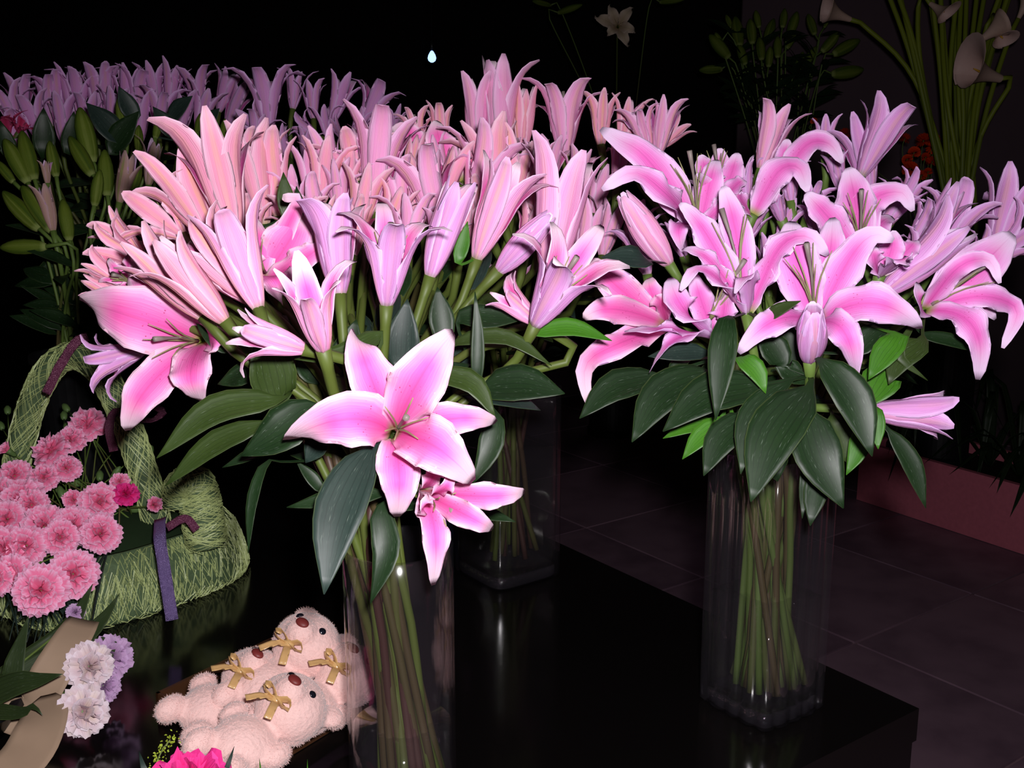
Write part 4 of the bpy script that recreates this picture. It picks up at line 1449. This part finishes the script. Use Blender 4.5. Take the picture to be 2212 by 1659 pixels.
for i in range(9):
    c = pa + e * (.1 + i * .16) + q * rng.uniform(.1, .3) + EZ * .2
    r = thing('palm_plant', 'dark strap-leaved plant growing in the rose planter', 'plant', c, 'dark plants of the rose planter')
    for k in range(11):
        a = rng.uniform(0, 6.28)
        if k < 3:
            a = math.atan2(-q[1], -q[0]) + rng.uniform(-.7, .7)
        o = np.array([math.cos(a), math.sin(a), 0])
        h, ln = rng.uniform(.15, .4), rng.uniform(.15, .34)
        if k < 2:
            h, ln = .14, .3
        path = spline([c, c + o * ln * .45 + EZ * h, c + o * ln + EZ * h * rng.uniform(-.1, .8)], 9)
        tg = tangents(path)
        sd = np.array([nrm(np.cross(t0, EZ + o * .01)) for t0 in tg])
        nn = np.array([np.cross(s0, t0) for s0, t0 in zip(sd, tg)])
        mb = MB()
        blade(mb, path, sd, nn, np.interp(np.linspace(0, 1, 9), LT, LW) * .018, np.full(9, 20.), .0008, 0, 2, 5, 0, (0, 0))
        mb.obj('leaf', M['palm'], r, c)

# ------------------------------------------------------------------ green sisal basket
M['sisal'] = plain('green_sisal', srgb(84, 104, 72), .7, .3, .1, var=.35, vscale=180, bstr=.6)
M['sisal_t'] = plain('sisal_thread', srgb(172, 186, 122), .45, .6, var=.3, vscale=200)
M['foam'] = plain('floral_foam', srgb(30, 44, 26), .95, .1)


def sparkle(name, base):
    t = NT(name)
    tc = t.n('ShaderNodeTexCoord')
    nz = t.noise(tc.outputs['Object'], 900, 2)
    return t.finish(base, .22, 1.0, .2, metallic=.35, bump=nz, bstr=1.0)


M['purple'] = sparkle('purple_glitter_ribbon', srgb(136, 114, 172))
M['wine'] = sparkle('wine_organza_ribbon', srgb(132, 66, 98))
bc = np.array([-.60, 1.50, TABLE_Z])
br = thing('sisal_basket', 'green sisal net basket with a hooped handle holding pink carnations', 'basket', bc)
BP = [(.184, .0), (.187, .010), (.182, .040), (.172, .070), (.158, .088)]


def bowl_pt(u, a, off=0.0):
    r = np.interp(u, np.linspace(0, 1, 5), [p[0] for p in BP]) + off
    z = np.interp(u, np.linspace(0, 1, 5), [p[1] for p in BP])
    r = r * (1 + .06 * math.cos(4 * (a - .12)))
    return bc + np.array([r * math.cos(a), r * math.sin(a), z])


n = 64
mb = MB()
v = [bowl_pt(u, 2 * math.pi * k / n) for u in np.linspace(0, 1, 9) for k in range(n)]
v += [bowl_pt(u, 2 * math.pi * k / n, -.006) for u in (1.0, .5, .1) for k in range(n)]
f = [(i * n + k, i * n + (k + 1) % n, (i + 1) * n + (k + 1) % n, (i + 1) * n + k) for i in range(11) for k in range(n)]
f += [tuple(range(n))[::-1], tuple(11 * n + k for k in range(n))]
mb.add(v, f)
mb.obj('bowl', M['sisal'], br, bc)
mb = MB()
v = [bc + np.array([r * math.cos(2 * math.pi * k / 40), r * math.sin(2 * math.pi * k / 40), z]) for r, z in ((.14, .03), (.145, .07), (.12, .10), (.05, .115)) for k in range(40)]
f = [(i * 40 + k, i * 40 + (k + 1) % 40, (i + 1) * 40 + (k + 1) % 40, (i + 1) * 40 + k) for i in range(3) for k in range(40)]
mb.add(v, f + [tuple(range(40))[::-1], tuple(120 + k for k in range(40))])
mb.obj('floral_foam', M['foam'], br, bc)
mb = MB()
for i in range(700):
    a0 = rng.uniform(-2.6, 1.2)
    u0 = rng.uniform(0.02, .9)
    pts = []
    up = rng.choice((-1, 1))
    for q in range(rng.randint(3, 6)):
        pts.append(bowl_pt(min(1, max(0, u0)), a0, .002 + .003 * rng.random()))
        a0 += rng.uniform(.02, .06)
        u0 += up * rng.uniform(.12, .3)
        up = -up
    tube(mb, np.array(pts), .0006, 3, caps=False)
net = mb.obj('netting', M['sisal_t'], br, bc, smooth=False)
net['kind'] = 'stuff'


def fuzzy_tube(name, pts, rad, turns, nth, parent=br, org=bc):
    path = spline(pts, 40)
    mb = MB()
    rr = [rad * (.92 + .12 * rng.random()) for _ in range(40)]
    rr[0] = rr[-1] = rad * .6
    tube(mb, path, rr, 14)
    o = mb.obj(name, M['sisal'], parent, org)
    tg = tangents(path)
    mb = MB()
    for i in range(nth):
        i0 = rng.randint(0, 33)
        a = rng.uniform(0, 6.28)
        da = rng.choice((-1, 1)) * rng.uniform(.25, .6)
        pp_ = []
        for q in range(7):
            t0 = tg[i0 + q]
            x = perp(np.array([.3, -1, .2]), t0)
            y = np.cross(t0, x)
            pp_.append(path[i0 + q] + rad * (1.02 + .12 * rng.random()) * (math.cos(a) * x + math.sin(a) * y))
            a += da
        tube(mb, np.array(pp_), .0005, 3, caps=False)
    w = mb.obj('sisal_threads', M['sisal_t'], o, None, smooth=False)
    w.data.transform(__import__('mathutils').Matrix.Translation(-Vector(org)))
    w['kind'] = 'stuff'


hd = 1.52
fuzzy_tube('handle', [P(20, 1080, hd + .1), P(55, 920, hd + .08), P(95, 815, hd + .05), P(150, 768, hd + .03), P(205, 790, hd), P(245, 850, hd), P(283, 940, hd), P(306, 1010, hd), P(330, 1090, hd), P(345, 1170, hd + .02)], .0185, 20, 420)
fuzzy_tube('net_roll', [P(392, 1100, 1.50), P(398, 1058, 1.50), P(418, 1048, 1.5), P(430, 1075, 1.5), P(438, 1120, 1.5), P(448, 1180, 1.51)], .027, 20, 420)


def ribbon(pts, w, mat, parent, org, name='ribbon', fc=None, n=16):
    path = spline(pts, n)
    tg = tangents(path)
    fc0 = np.array([.1, -1, .4]) if fc is None else np.asarray(fc, float)
    nn = np.array([perp(fc0, t0) for t0 in tg])
    sd = np.array([nrm(np.cross(t0, n0)) for t0, n0 in zip(tg, nn)])
    mb = MB()
    blade(mb, path, sd, nn, np.full(n, w / 2), np.full(n, .3 / w), .0005, .001, 3, 5, 0, (0, 0))
    return mb.obj(name, mat, parent, org)


ribbon([P(346, 1120, 1.42), P(345, 1160, 1.385), P(352, 1210, 1.37), P(362, 1275, 1.365), P(372, 1340, 1.36)], .016, M['purple'], br, bc)
ribbon([P(100, 850, 1.46), P(130, 790, 1.46), P(165, 738, 1.47), P(190, 728, 1.48)], .013, M['wine'], br, bc)
ribbon([P(290, 915, 1.48), P(325, 880, 1.47), P(352, 890, 1.47), P(330, 908, 1.46), P(296, 905, 1.46)], .012, M['wine'], br, bc, fc=(0, -.4, 1))
ribbon([P(290, 905, 1.47), P(250, 890, 1.47), P(236, 925, 1.46), P(246, 975, 1.46)], .012, M['wine'], br, bc)
ribbon([P(360, 1140, 1.43), P(400, 1120, 1.43), P(425, 1145, 1.43)], .011, M['wine'], br, bc)

# ------------------------------------------------------------------ carnations
def carnmat(name, deep, mid, edge):
    t = NT(name)
    uvv, u, v = t.uv()
    nz = t.noise(uvv, 1.0, 3, (3, 14, 1))
    f = t.math('ADD', u, t.math('MULTIPLY', t.math('SUBTRACT', nz, .5), .35))
    c = t.mix(t.smooth(f, .35, .72), deep, mid)
    c = t.mix(t.smooth(f, .78, 1.0), c, edge)
    return t.finish(c, .65, .15, .12, bump=nz, bstr=.4)


M['carn'] = carnmat('pink_carnation_petal', (.86, .17, .35, 1), (.90, .21, .40, 1), (.97, .55, .78, 1))
M['carn_w'] = petal_outer('white_carnation_petal', (.70, .52, .56, 1), (.74, .6, .5, 1), (.82, .72, .78, 1))
M['carn_m'] = petal_outer('magenta_carnation_petal', (.72, .01, .16, 1), (.75, .02, .2, 1), (.85, .06, .35, 1))
M['carn_v'] = petal_outer('lilac_carnation_petal', (.46, .26, .48, 1), (.5, .3, .5, 1), (.66, .46, .70, 1))
M['calyx'] = plain('carnation_calyx', srgb(86, 112, 60), .55)


def carn_petal(mat, tilt, ln, seed):
    """ruffled fan petal: grows from origin, axis +Z, leaning out along +X by tilt"""
    rr = random.Random(seed)
    nu, nv = 6, 11
    vi, uv = [], []
    p1, p2 = rr.uniform(0, 6), rr.uniform(0, 6)
    for i in range(nu):
        t = i / (nu - 1)
        th = tilt * (.35 + .85 * t)
        for j in range(nv):
            s = -1 + 2 * j / (nv - 1)
            sc = 1 + .05 * (1 if j % 2 else -1) * (t > .9)
            half = (.16 + .75 * t ** .9) * ln * .62
            fan = s * half
            ext = ln * t * sc * (1 - .18 * s * s)
            x = ext * math.sin(th)
            z = ext * math.cos(th)
            wav = .10 * ln * t * t * (math.sin(s * 5 + p1) + .6 * math.sin(s * 9 + p2))
            x -= .25 * fan * fan / ln * math.cos(th)
            vi.append((x + wav * math.cos(th), fan, z + wav * math.sin(th) - .0 * t))
            uv.append((.2 + .75 * t, .5 + .5 * t * abs(s) if s > 0 else .5 - .5 * t * abs(s)))
    mb = MB()
    f = [(i * nv + j, i * nv + j + 1, (i + 1) * nv + j + 1, (i + 1) * nv + j) for i in range(nu - 1) for j in range(nv - 1)]
    mb.add(vi, f, uv)
    return mb.mesh('petal', [M[mat]])


CP = {}
for mat in ('carn', 'carn_w', 'carn_m', 'carn_v'):
    CP[mat] = [[carn_petal(mat, tl, ln, 10 * q + s) for s in range(3)] for q, (tl, ln) in enumerate([(1.25, 1.0), (.92, 1.0), (.48, .98), (.12, .95)])]


def carnation(pos, r, up, label, group, mat='carn', foot=None, closed=0.0, rad=.0013, rings=((0, 7), (1, 6), (2, 6), (3, 5)), name='carnation'):
    pos = np.asarray(pos, float)
    up = nrm(up)
    foot = np.asarray(foot, float)
    root = thing(name, label, 'carnation', foot, group)
    path = spline([pos - up * r * .7, pos - up * (r * .7 + .03), (pos + foot) / 2 - EZ * .005, foot], 10)
    mb = MB()
    tube(mb, path, rad, 6)
    mb.obj('stem', M['stem_g'], root, foot)
    mb = MB()
    tube(mb, [pos - up * r * 1.15, pos - up * r * .9, pos - up * r * .4, pos - up * r * .05], [r * .12, r * .24, r * .3, r * .36], 9)
    mb.obj('calyx', M['calyx'], root, foot)
    q0 = Vector((0, 0, 1)).rotation_difference(Vector(up))
    from mathutils import Quaternion
    for ring, cnt in rings:
        if closed and ring < closed:
            continue
        for k in range(cnt):
            o = bpy.data.objects.new('petal', CP[mat][ring][rng.randint(0, 2)])
            col.objects.link(o)
            o.parent = root
            o.rotation_mode = 'QUATERNION'
            o.rotation_quaternion = q0 @ Quaternion((0, 0, 1), 2 * math.pi * (k + .37 * ring) / cnt + rng.uniform(-.2, .2))
            o.location = Vector(pos - up * r * .35 - foot)
            o.scale = [r * rng.uniform(1.0, 1.15)] * 3
    return root


CL = [(15, 972, 20, 2), (108, 972, 36, 0), (152, 948, 28, 0), (188, 915, 36, 0), (30, 1026, 32, 0), (94, 1030, 28, 0), (143, 1010, 27, 0), (44, 1078, 42, 0), (158, 1080, 27, 2), (216, 1083, 37, 0),
      (14, 1122, 36, 0), (92, 1136, 42, 0), (158, 1136, 40, 0), (216, 1152, 38, 0), (10, 1186, 42, 0), (24, 1238, 36, 0), (86, 1276, 50, 0), (158, 1240, 48, 0), (332, 1090, 24, 2), (258, 1040, 20, 1), (66, 1090, 32, 0), (130, 1160, 34, 0), (-6, 1065, 34, 0), (55, 1180, 38, 0), (-10, 1250, 36, 0)]
for px, py, r, cl in CL:
    d = 1.26 + (1275 - py) * .30 / 300
    pos = P(px, py, d)
    foot = bc + np.array([rng.uniform(-.08, .08), rng.uniform(-.10, .04), .10])
    up = nrm((pos - foot) * .6 + nrm(CAM - pos) * .12 + EZ * .02)
    own_ = {(86, 1276): 'largest full pink carnation, above the tiny lilac one', (158, 1240): 'full pink carnation resting against the sisal net wall', (188, 915): 'uppermost pink carnation beside the wine ribbon of the handle',
            (216, 1152): 'full pink carnation leaning out over the basket rim', (216, 1083): 'frilly pink carnation next to the dark rose one', (332, 1090): 'small closed pink carnation bud by the rolled sisal net',
            (15, 972): 'small closed pink carnation bud at the top of the bunch', (158, 1080): 'small closed pink carnation bud amid the full blooms'}.get((px, py))
    carnation(pos, r * d / FPX * 1.08, up, own_ or {0: 'full pink spray carnation in the green sisal basket', 1: 'half-hidden rose carnation by the basket handle', 2: 'small closed pink carnation bud in the green sisal basket'}[cl],
              {0: 'pink carnations of the basket', 1: None, 2: 'carnation buds of the basket'}[cl], 'carn', foot, closed=cl)
M['carn_r'] = petal_outer('crimson_carnation_petal', (.45, .01, .09, 1), (.5, .02, .1, 1), (.6, .05, .2, 1))
CP['carn_r'] = CP['carn']
d = 1.46
carnation(P(272, 1066, d), 26 * d / FPX, nrm([.2, -.6, .7]), 'dark rose carnation shaded behind the basket handle', None, 'carn_m', bc + np.array([.05, -.03, .1]))
# green unopened buds and thin leaves among the carnations
for i in range(34):
    px, py = rng.uniform(0, 330), rng.uniform(880, 1130)
    d = 1.36 + (1275 - py) * .28 / 300
    pos = P(px, py, d)
    foot = bc + np.array([rng.uniform(-.1, .1), rng.uniform(-.1, .06), .10])
    up = nrm(pos - foot)
    r0 = thing('carnation_bud', 'tight green carnation bud on a thin stalk in the sisal basket', 'flower bud', foot, 'green carnation buds of the basket')
    mb = MB()
    tube(mb, spline([pos, (pos + foot) / 2 + EZ * .01, foot], 8), .0011, 5)
    mb.obj('stem', M['stem_g'], r0, foot)
    mb = MB()
    tube(mb, [pos - up * .004, pos, pos + up * .008, pos + up * .015, pos + up * .019], [.002, .005, .006, .004, .001], 8)
    mb.obj('bud', M['calyx'], r0, foot)
# fine grey-green grass blades under the carnations
for i in range(46):
    px, py = rng.uniform(0, 190), rng.uniform(1320, 1400)
    d = 1.33 - (py - 1320) / 80 * .08
    tip = P(px, py, d)
    foot = bc + np.array([rng.uniform(-.12, .06), -.12, .10])
    if i == 0:
        gr = thing('foliage_sprig', 'thin grey-green blades hanging below the pink carnations', 'foliage', bc + np.array([0, -.12, .10]))
        gorg = np.array(gr.location)
    path = spline([foot, (foot + tip) / 2 + EZ * .012, tip], 7)
    tg = tangents(path)
    nn = np.array([perp(np.array([0, -1, .6]), t0) for t0 in tg])
    sd = np.array([nrm(np.cross(t0, n0)) for t0, n0 in zip(tg, nn)])
    mb = MB()
    blade(mb, path, sd, nn, np.interp(np.linspace(0, 1, 7), [0, .5, 1], [.0012, .0024, .0004]), np.full(7, 10.), .0004, 0, 1, 3, 0, (0, 0))
    mb.obj('leaf', M['leaf_d'], gr, gorg)

# ------------------------------------------------------------------ low white arrangement with pale broad leaves
M['paleleaf'] = plain('pale_beige_leaf', srgb(158, 134, 112), .6, .25, .1, var=.12, vscale=30, bstr=.05)
M['lowdark'] = leafmat('low_dark_leaf', srgb(34, 48, 26), srgb(52, 66, 34))
lowfoot = on_table(-75, 1585)
lr_ = thing('low_flower_pot', 'low dark dish holding the white carnations and pale broad leaves', 'dish', lowfoot)
mb = MB()
prof = [(.045, 0), (.06, .03), (.064, .03), (.06, .036), (.05, .034), (.04, .02)]
v = [(lowfoot[0] + q * math.cos(2 * math.pi * k / 32), lowfoot[1] + q * math.sin(2 * math.pi * k / 32), lowfoot[2] + z) for q, z in prof for k in range(32)]
f = [(i * 32 + k, i * 32 + (k + 1) % 32, (i + 1) * 32 + (k + 1) % 32, (i + 1) * 32 + k) for i in range(5) for k in range(32)]
mb.add(v, f + [tuple(range(32))[::-1], tuple(160 + k for k in range(32))])
mb.obj('dish_body', M['bucket'], lr_, lowfoot)
lf = lowfoot + EZ * .03


def broad(pts, w, mat, label, cat, group=None, fc=None, name='broad_leaf', prof=(LT, LW), kk=.25):
    path = spline(pts, 15)
    tg = tangents(path)
    fc0 = nrm(np.array([.15, -1, .8])) if fc is None else nrm(fc)
    nn = np.array([perp(fc0, t0) for t0 in tg])
    sd = np.array([nrm(np.cross(t0, n0)) for t0, n0 in zip(tg, nn)])
    mb = MB()
    ww = np.interp(np.linspace(0, 1, 15), *prof) * w / 2
    blade(mb, path, sd, nn, ww, np.full(15, kk / w), .0009, .001, 2, 9, 0, (0, 0))
    o = mb.obj(name, mat, None, path[0])
    return tag(o, label, cat, group)


PB = ([0, .1, .25, .6, .9, 1], [.3, .7, .95, 1, .9, .78])
broad([lf + [.02, .0, 0], P(58, 1545, 1.15), P(105, 1465, 1.15), P(150, 1390, 1.17), P(182, 1338, 1.2)], .044, M['paleleaf'], 'pale beige broad leaf slanting up under the pink carnations', 'leaf', prof=PB)
broad([P(104, 1500, 1.13), P(92, 1560, 1.09), P(62, 1625, 1.06), P(0, 1690, 1.02)], .05, M['paleleaf'], 'pale beige broad leaf folded down onto the black table', 'leaf', prof=PB)
for pts, w, lab in [
        ([lf, P(120, 1420, 1.2), P(190, 1370, 1.2), P(228, 1330, 1.2), P(258, 1282, 1.2)], .034, 'rounded dark leaf resting against the sisal net'),
        ([lf, P(110, 1400, 1.22), P(160, 1340, 1.22), P(200, 1262, 1.22)], .036, 'rounded dark leaf just behind the pale broad leaf'),
        ([lf, P(30, 1480, 1.12), P(80, 1470, 1.11), P(135, 1456, 1.10)], .03, 'dark pointed leaf crossing the pale broad leaf'),
        ([lf, P(15, 1480, 1.13), P(35, 1420, 1.13), P(62, 1330, 1.13)], .026, 'narrow dark leaf standing beside the pale broad leaf'),
        ([lf, P(40, 1540, 1.10), P(70, 1525, 1.09), P(92, 1545, 1.08)], .018, 'small yellow-edged leaf over the folded pale leaf'),
        ([lf, P(120, 1450, 1.2), P(200, 1390, 1.2), P(248, 1392, 1.2), P(232, 1440, 1.18)], .02, 'small oval leaf among the white carnations')]:
    broad(pts, w, M['lowdark'], lab, 'leaf', 'dark leaves of the low white arrangement', kk=.4)
for px, py, r, d, m_, lab in [(196, 1440, 46, 1.16, 'carn_w', 'white carnation in the middle of the low arrangement'), (240, 1420, 44, 1.2, 'carn_v', 'lilac-tinted frilly carnation at the rim of the low arrangement'),
                              (182, 1538, 50, 1.12, 'carn_w', 'creamy white carnation lying lowest on the black table'), (163, 1322, 18, 1.22, 'carn_v', 'tiny lilac carnation peeping between the dark leaves'),
                              (225, 1482, 34, 1.19, 'carn_v', 'lilac-tinted carnation half hidden behind the white one')]:
    pos = P(px, py, d)
    carnation(pos, r * d / FPX * 1.05, nrm([.5, -.6, .25]) if py > 1350 else nrm([.3, -.7, .5]), lab, None, m_, lf, name='white_carnation')

# magenta bloom by the tray with its leaves and sprig
pos = P(412, 1712, .90)
mf = on_table(400, 1800)
carnation(pos, 98 * .9 / FPX, nrm([0, -.35, .9]), 'big magenta carnation poking up before the teddy bear tray', None, 'carn_m', mf, name='magenta_carnation', rings=((0, 12), (1, 12), (2, 9), (3, 5)), rad=.0025)
broad([mf + [.003, 0, .004], P(480, 1680, .92), P(506, 1612, .93)], .014, M['leaf_d'], 'pointed dark leaf beside the magenta carnation', 'leaf')
broad([mf + [-.004, 0, .004], P(320, 1680, .92), P(300, 1622, .93)], .014, M['leaf_d'], 'grey pointed leaf beneath the yellow-green sprig', 'leaf')
broad([mf + [.008, 0, .004], P(550, 1690, .93), P(560, 1638, .94)], .008, M['leaf_c'], 'light green narrow leaf tip at the corner of the tray', 'leaf')
broad([mf + [.012, 0, .004], P(640, 1700, .94), P(664, 1640, .95)], .007, M['leaf_c'], 'light green narrow leaf tip between tray and cylinder vase', 'leaf')
sp = thing('goldenrod_sprig', 'feathery yellow-green sprig beside the magenta carnation', 'sprig', mf)
M['sprig'] = plain('sprig_yellowgreen', srgb(150, 168, 50), .6, var=.3)
path = spline([mf + [-.006, 0, .003], P(335, 1690, .92), P(345, 1630, .93), P(368, 1598, .93)], 14)
mb = MB()
tube(mb, path, np.linspace(.0018, .0007, 14), 5)
mb.obj('stem', M['stem_g'], sp, mf)
mb = MB()
for i in range(240):
    p0 = path[rng.randint(7, 13)] + np.array([rng.gauss(0, .003), rng.gauss(0, .003), rng.gauss(0, .003)])
    s = rng.uniform(.0008, .0016)
    dv = nrm([rng.gauss(0, 1), rng.gauss(0, 1), rng.gauss(0, 1)])
    x = perp(np.array([.3, .5, .8]), dv)
    y = np.cross(dv, x)
    mb.add([p0 - dv * s, p0 + x * s * .6, p0 + y * s * .6, p0 - (x + y) * s * .5, p0 + dv * s], [(0, 2, 1), (0, 3, 2), (0, 1, 3), (4, 1, 2), (4, 2, 3), (4, 3, 1)])
fl_ = mb.obj('florets', M['sprig'], sp, mf, smooth=False)
fl_['kind'] = 'stuff'

# ------------------------------------------------------------------ teddy bears in their tray
M['fur'] = plain('cream_plush', srgb(226, 188, 182), .9, .1, .0, var=.10, vscale=240, bstr=.8, sheen=.4)
M['furhair'] = plain('cream_plush_pile', srgb(236, 200, 194), .9, .1, .15, var=.06, vscale=100)
M['nose'] = plain('brown_nose', srgb(112, 40, 38), .5)
M['eye'] = plain('black_bead', (.006, .007, .012, 1), .08, .6, var=0, bstr=0)
M['bow'] = plain('gold_organza', srgb(226, 186, 126), .25, .9, .3, var=.15)
M['trayedge'] = plain('bronze_tray_edge', srgb(96, 62, 40), .3, .7, metallic=.5)
A, B_ = on_table(345, 1540), on_table(592, 1654)
eab = nrm(B_ - A)
ebc = np.array([-eab[1], eab[0], 0])
TL, TW = np.linalg.norm(B_ - A), .172
tc_ = (A + B_) / 2 + ebc * TW / 2
tr = thing('tray', 'shallow dark tray with bronze edges full of cream teddy bears', 'tray', tc_)
mb = MB()
box(mb, tc_ + EZ * .004, (TL / 2, TW / 2, .003), (eab, ebc, EZ))
mb.obj('tray_base', M['table'], tr, tc_, smooth=False)
for s, ax1, ax2, l1, l2 in ((1, ebc, eab, TW / 2, TL / 2), (-1, ebc, eab, TW / 2, TL / 2), (1, eab, ebc, TL / 2, TW / 2), (-1, eab, ebc, TL / 2, TW / 2)):
    mb = MB()
    box(mb, tc_ + ax1 * s * l1 + EZ * .013, (l2 + .002, .002, .012), (ax2, ax1, EZ))
    mb.obj('side_wall', M['trayedge'], tr, tc_, smooth=False)


def ico(sub=2):
    import bmesh
    bm = bmesh.new()
    bmesh.ops.create_icosphere(bm, subdivisions=sub, radius=1)
    v = np.array([x.co[:] for x in bm.verts])
    f = [tuple(x.index for x in q.verts) for q in bm.faces]
    bm.free()
    return v, f


ICV, ICF = ico(3)


def bear(H, label, hdir, face, s=1.0):
    H = np.asarray(H, float)
    hd_ = nrm(hdir)
    fc = perp(np.asarray(face, float), hd_)
    fc = nrm(fc + hd_ * -.15)
    lat = nrm(np.cross(hd_, fc))
    fc = np.cross(lat, hd_)
    org = H - hd_ * .05 * s
    r = thing('teddy_bear', label, 'teddy bear', org, 'cream teddy bears in the tray')
    fd = nrm(fc - hd_ * .12)
    bod = H - hd_ * .056 * s - fc * .016 * s
    parts = [(H, (.036, .034, .033)), (H + fd * .026 * s - hd_ * .006 * s, (.0165, .0155, .0165)),
             (H + hd_ * .029 * s + lat * .027 * s - fc * .004 * s, (.014, .014, .008)), (H + hd_ * .029 * s - lat * .027 * s - fc * .004 * s, (.014, .014, .008)),
             (bod, (.031, .032, .026)),
             (bod + hd_ * .014 * s + lat * .031 * s + fc * .006 * s, (.011, .016, .012)), (bod + hd_ * .014 * s - lat * .031 * s + fc * .006 * s, (.011, .016, .012)),
             (bod - hd_ * .034 * s + lat * .021 * s + fc * .006 * s, (.013, .018, .015)), (bod - hd_ * .034 * s - lat * .021 * s + fc * .006 * s, (.013, .018, .015))]
    mb = MB()
    for c, rad in parts:
        vv = [c + s * (p[0] * rad[0] * lat + p[1] * rad[1] * hd_ + p[2] * rad[2] * fc) for p in ICV]
        vv = [np.array([q[0], q[1], max(q[2], TABLE_Z + .0075)]) for q in vv]
        mb.add(vv, ICF)
    o = mb.obj('body', M['fur'], r, org)
    rm = o.modifiers.new('merge', 'REMESH')
    rm.mode = 'VOXEL'
    rm.voxel_size = .0026
    rm.use_smooth_shade = True
    sm = o.modifiers.new('soft', 'SMOOTH')
    sm.iterations = 6
    # plush pile
    mb = MB()
    for i in range(9000):
        c, rad = parts[rng.choices(range(9), [5, 1.2, 1.2, 1.2, 4, 1.3, 1.3, 1.5, 1.5])[0]]
        dv = nrm([rng.gauss(0, 1), rng.gauss(0, 1), rng.gauss(0, 1)])
        p0 = c + s * (dv[0] * rad[0] * lat + dv[1] * rad[1] * hd_ + dv[2] * rad[2] * fc) * .97
        if any(np.linalg.norm(np.array([np.dot(p0 - c2, lat) / r2[0], np.dot(p0 - c2, hd_) / r2[1], np.dot(p0 - c2, fc) / r2[2]])) / s < .93 for c2, r2 in parts if c2 is not c):
            continue
        if p0[2] < TABLE_Z + .01:
            continue
        nv_ = nrm(dv[0] / rad[0] * lat + dv[1] / rad[1] * hd_ + dv[2] / rad[2] * fc)
        dd = nrm(nv_ + .55 * np.array([rng.gauss(0, 1), rng.gauss(0, 1), rng.gauss(0, 1)]))
        sdv = perp(np.array([rng.gauss(0, 1), rng.gauss(0, 1), rng.gauss(0, 1)]), dd) * .00028
        ln = rng.uniform(.0014, .003) * s
        mb.add([p0 - sdv, p0 + sdv, p0 + dd * ln], [(0, 1, 2)])
    fo = mb.obj('fur', M['furhair'], r, org, smooth=False)
    fo['kind'] = 'stuff'
    npos = H + fd * .0415 * s - hd_ * .003 * s

    def bead(name, c, rad, mat):
        mb = MB()
        mb.add([c + s * (p[0] * rad[0] * lat + p[1] * rad[1] * hd_ + p[2] * rad[2] * fd) for p in ICV[:]], ICF)
        return mb.obj(name, mat, r, org)
    bead('nose', npos, (.0074, .0056, .0035), M['nose'])
    for sg in (-1, 1):
        bead('eye', H + fd * .0275 * s + lat * sg * .0145 * s + hd_ * .0085 * s, (.0046, .0046, .0036), M['eye'])
    nk = H - hd_ * .027 * s + fc * .026 * s
    bw = MB()
    tube(bw, [nk - lat * .006, nk, nk + lat * .006], [.003, .005, .003], 8)
    knot = bw.obj('bow_knot', M['bow'], r, org)
    for sg in (-1, 1):
        ribbon([nk, nk + lat * sg * .012 + fc * .007 + hd_ * .004, nk + lat * sg * .019 + fc * .003, nk + lat * sg * .011 - hd_ * .004 + fc * .004, nk], .009, M['bow'], r, org, 'bow_loop', fc=hd_ + fc * .3, n=12)
        ribbon([nk, nk + lat * sg * .008 - hd_ * .012 + fc * .006, nk + lat * sg * .016 - hd_ * .026 + fc * .004], .008, M['bow'], r, org, 'bow_tail', fc=fc, n=8)


fvec = EZ * .6 - ebc * .5 - eab * .12 + np.array([.3, -.45, .3])
bear(on_table(628, 1530, .868), 'teddy bear lying lowest in the tray corner with a black bead eye', ebc, fvec, 1.04)
bear(on_table(550, 1468, .864), 'teddy bear on the basket side of the tray with its paw raised', ebc, fvec, 1.0)
bear(on_table(662, 1394, .895), 'topmost teddy bear lying over the others in the tray', ebc * .95 + EZ * .25, fvec, 1.05)
bear(on_table(752, 1458, .868), 'teddy bear half seen through the cylinder vase glass', ebc, fvec, 1.02)
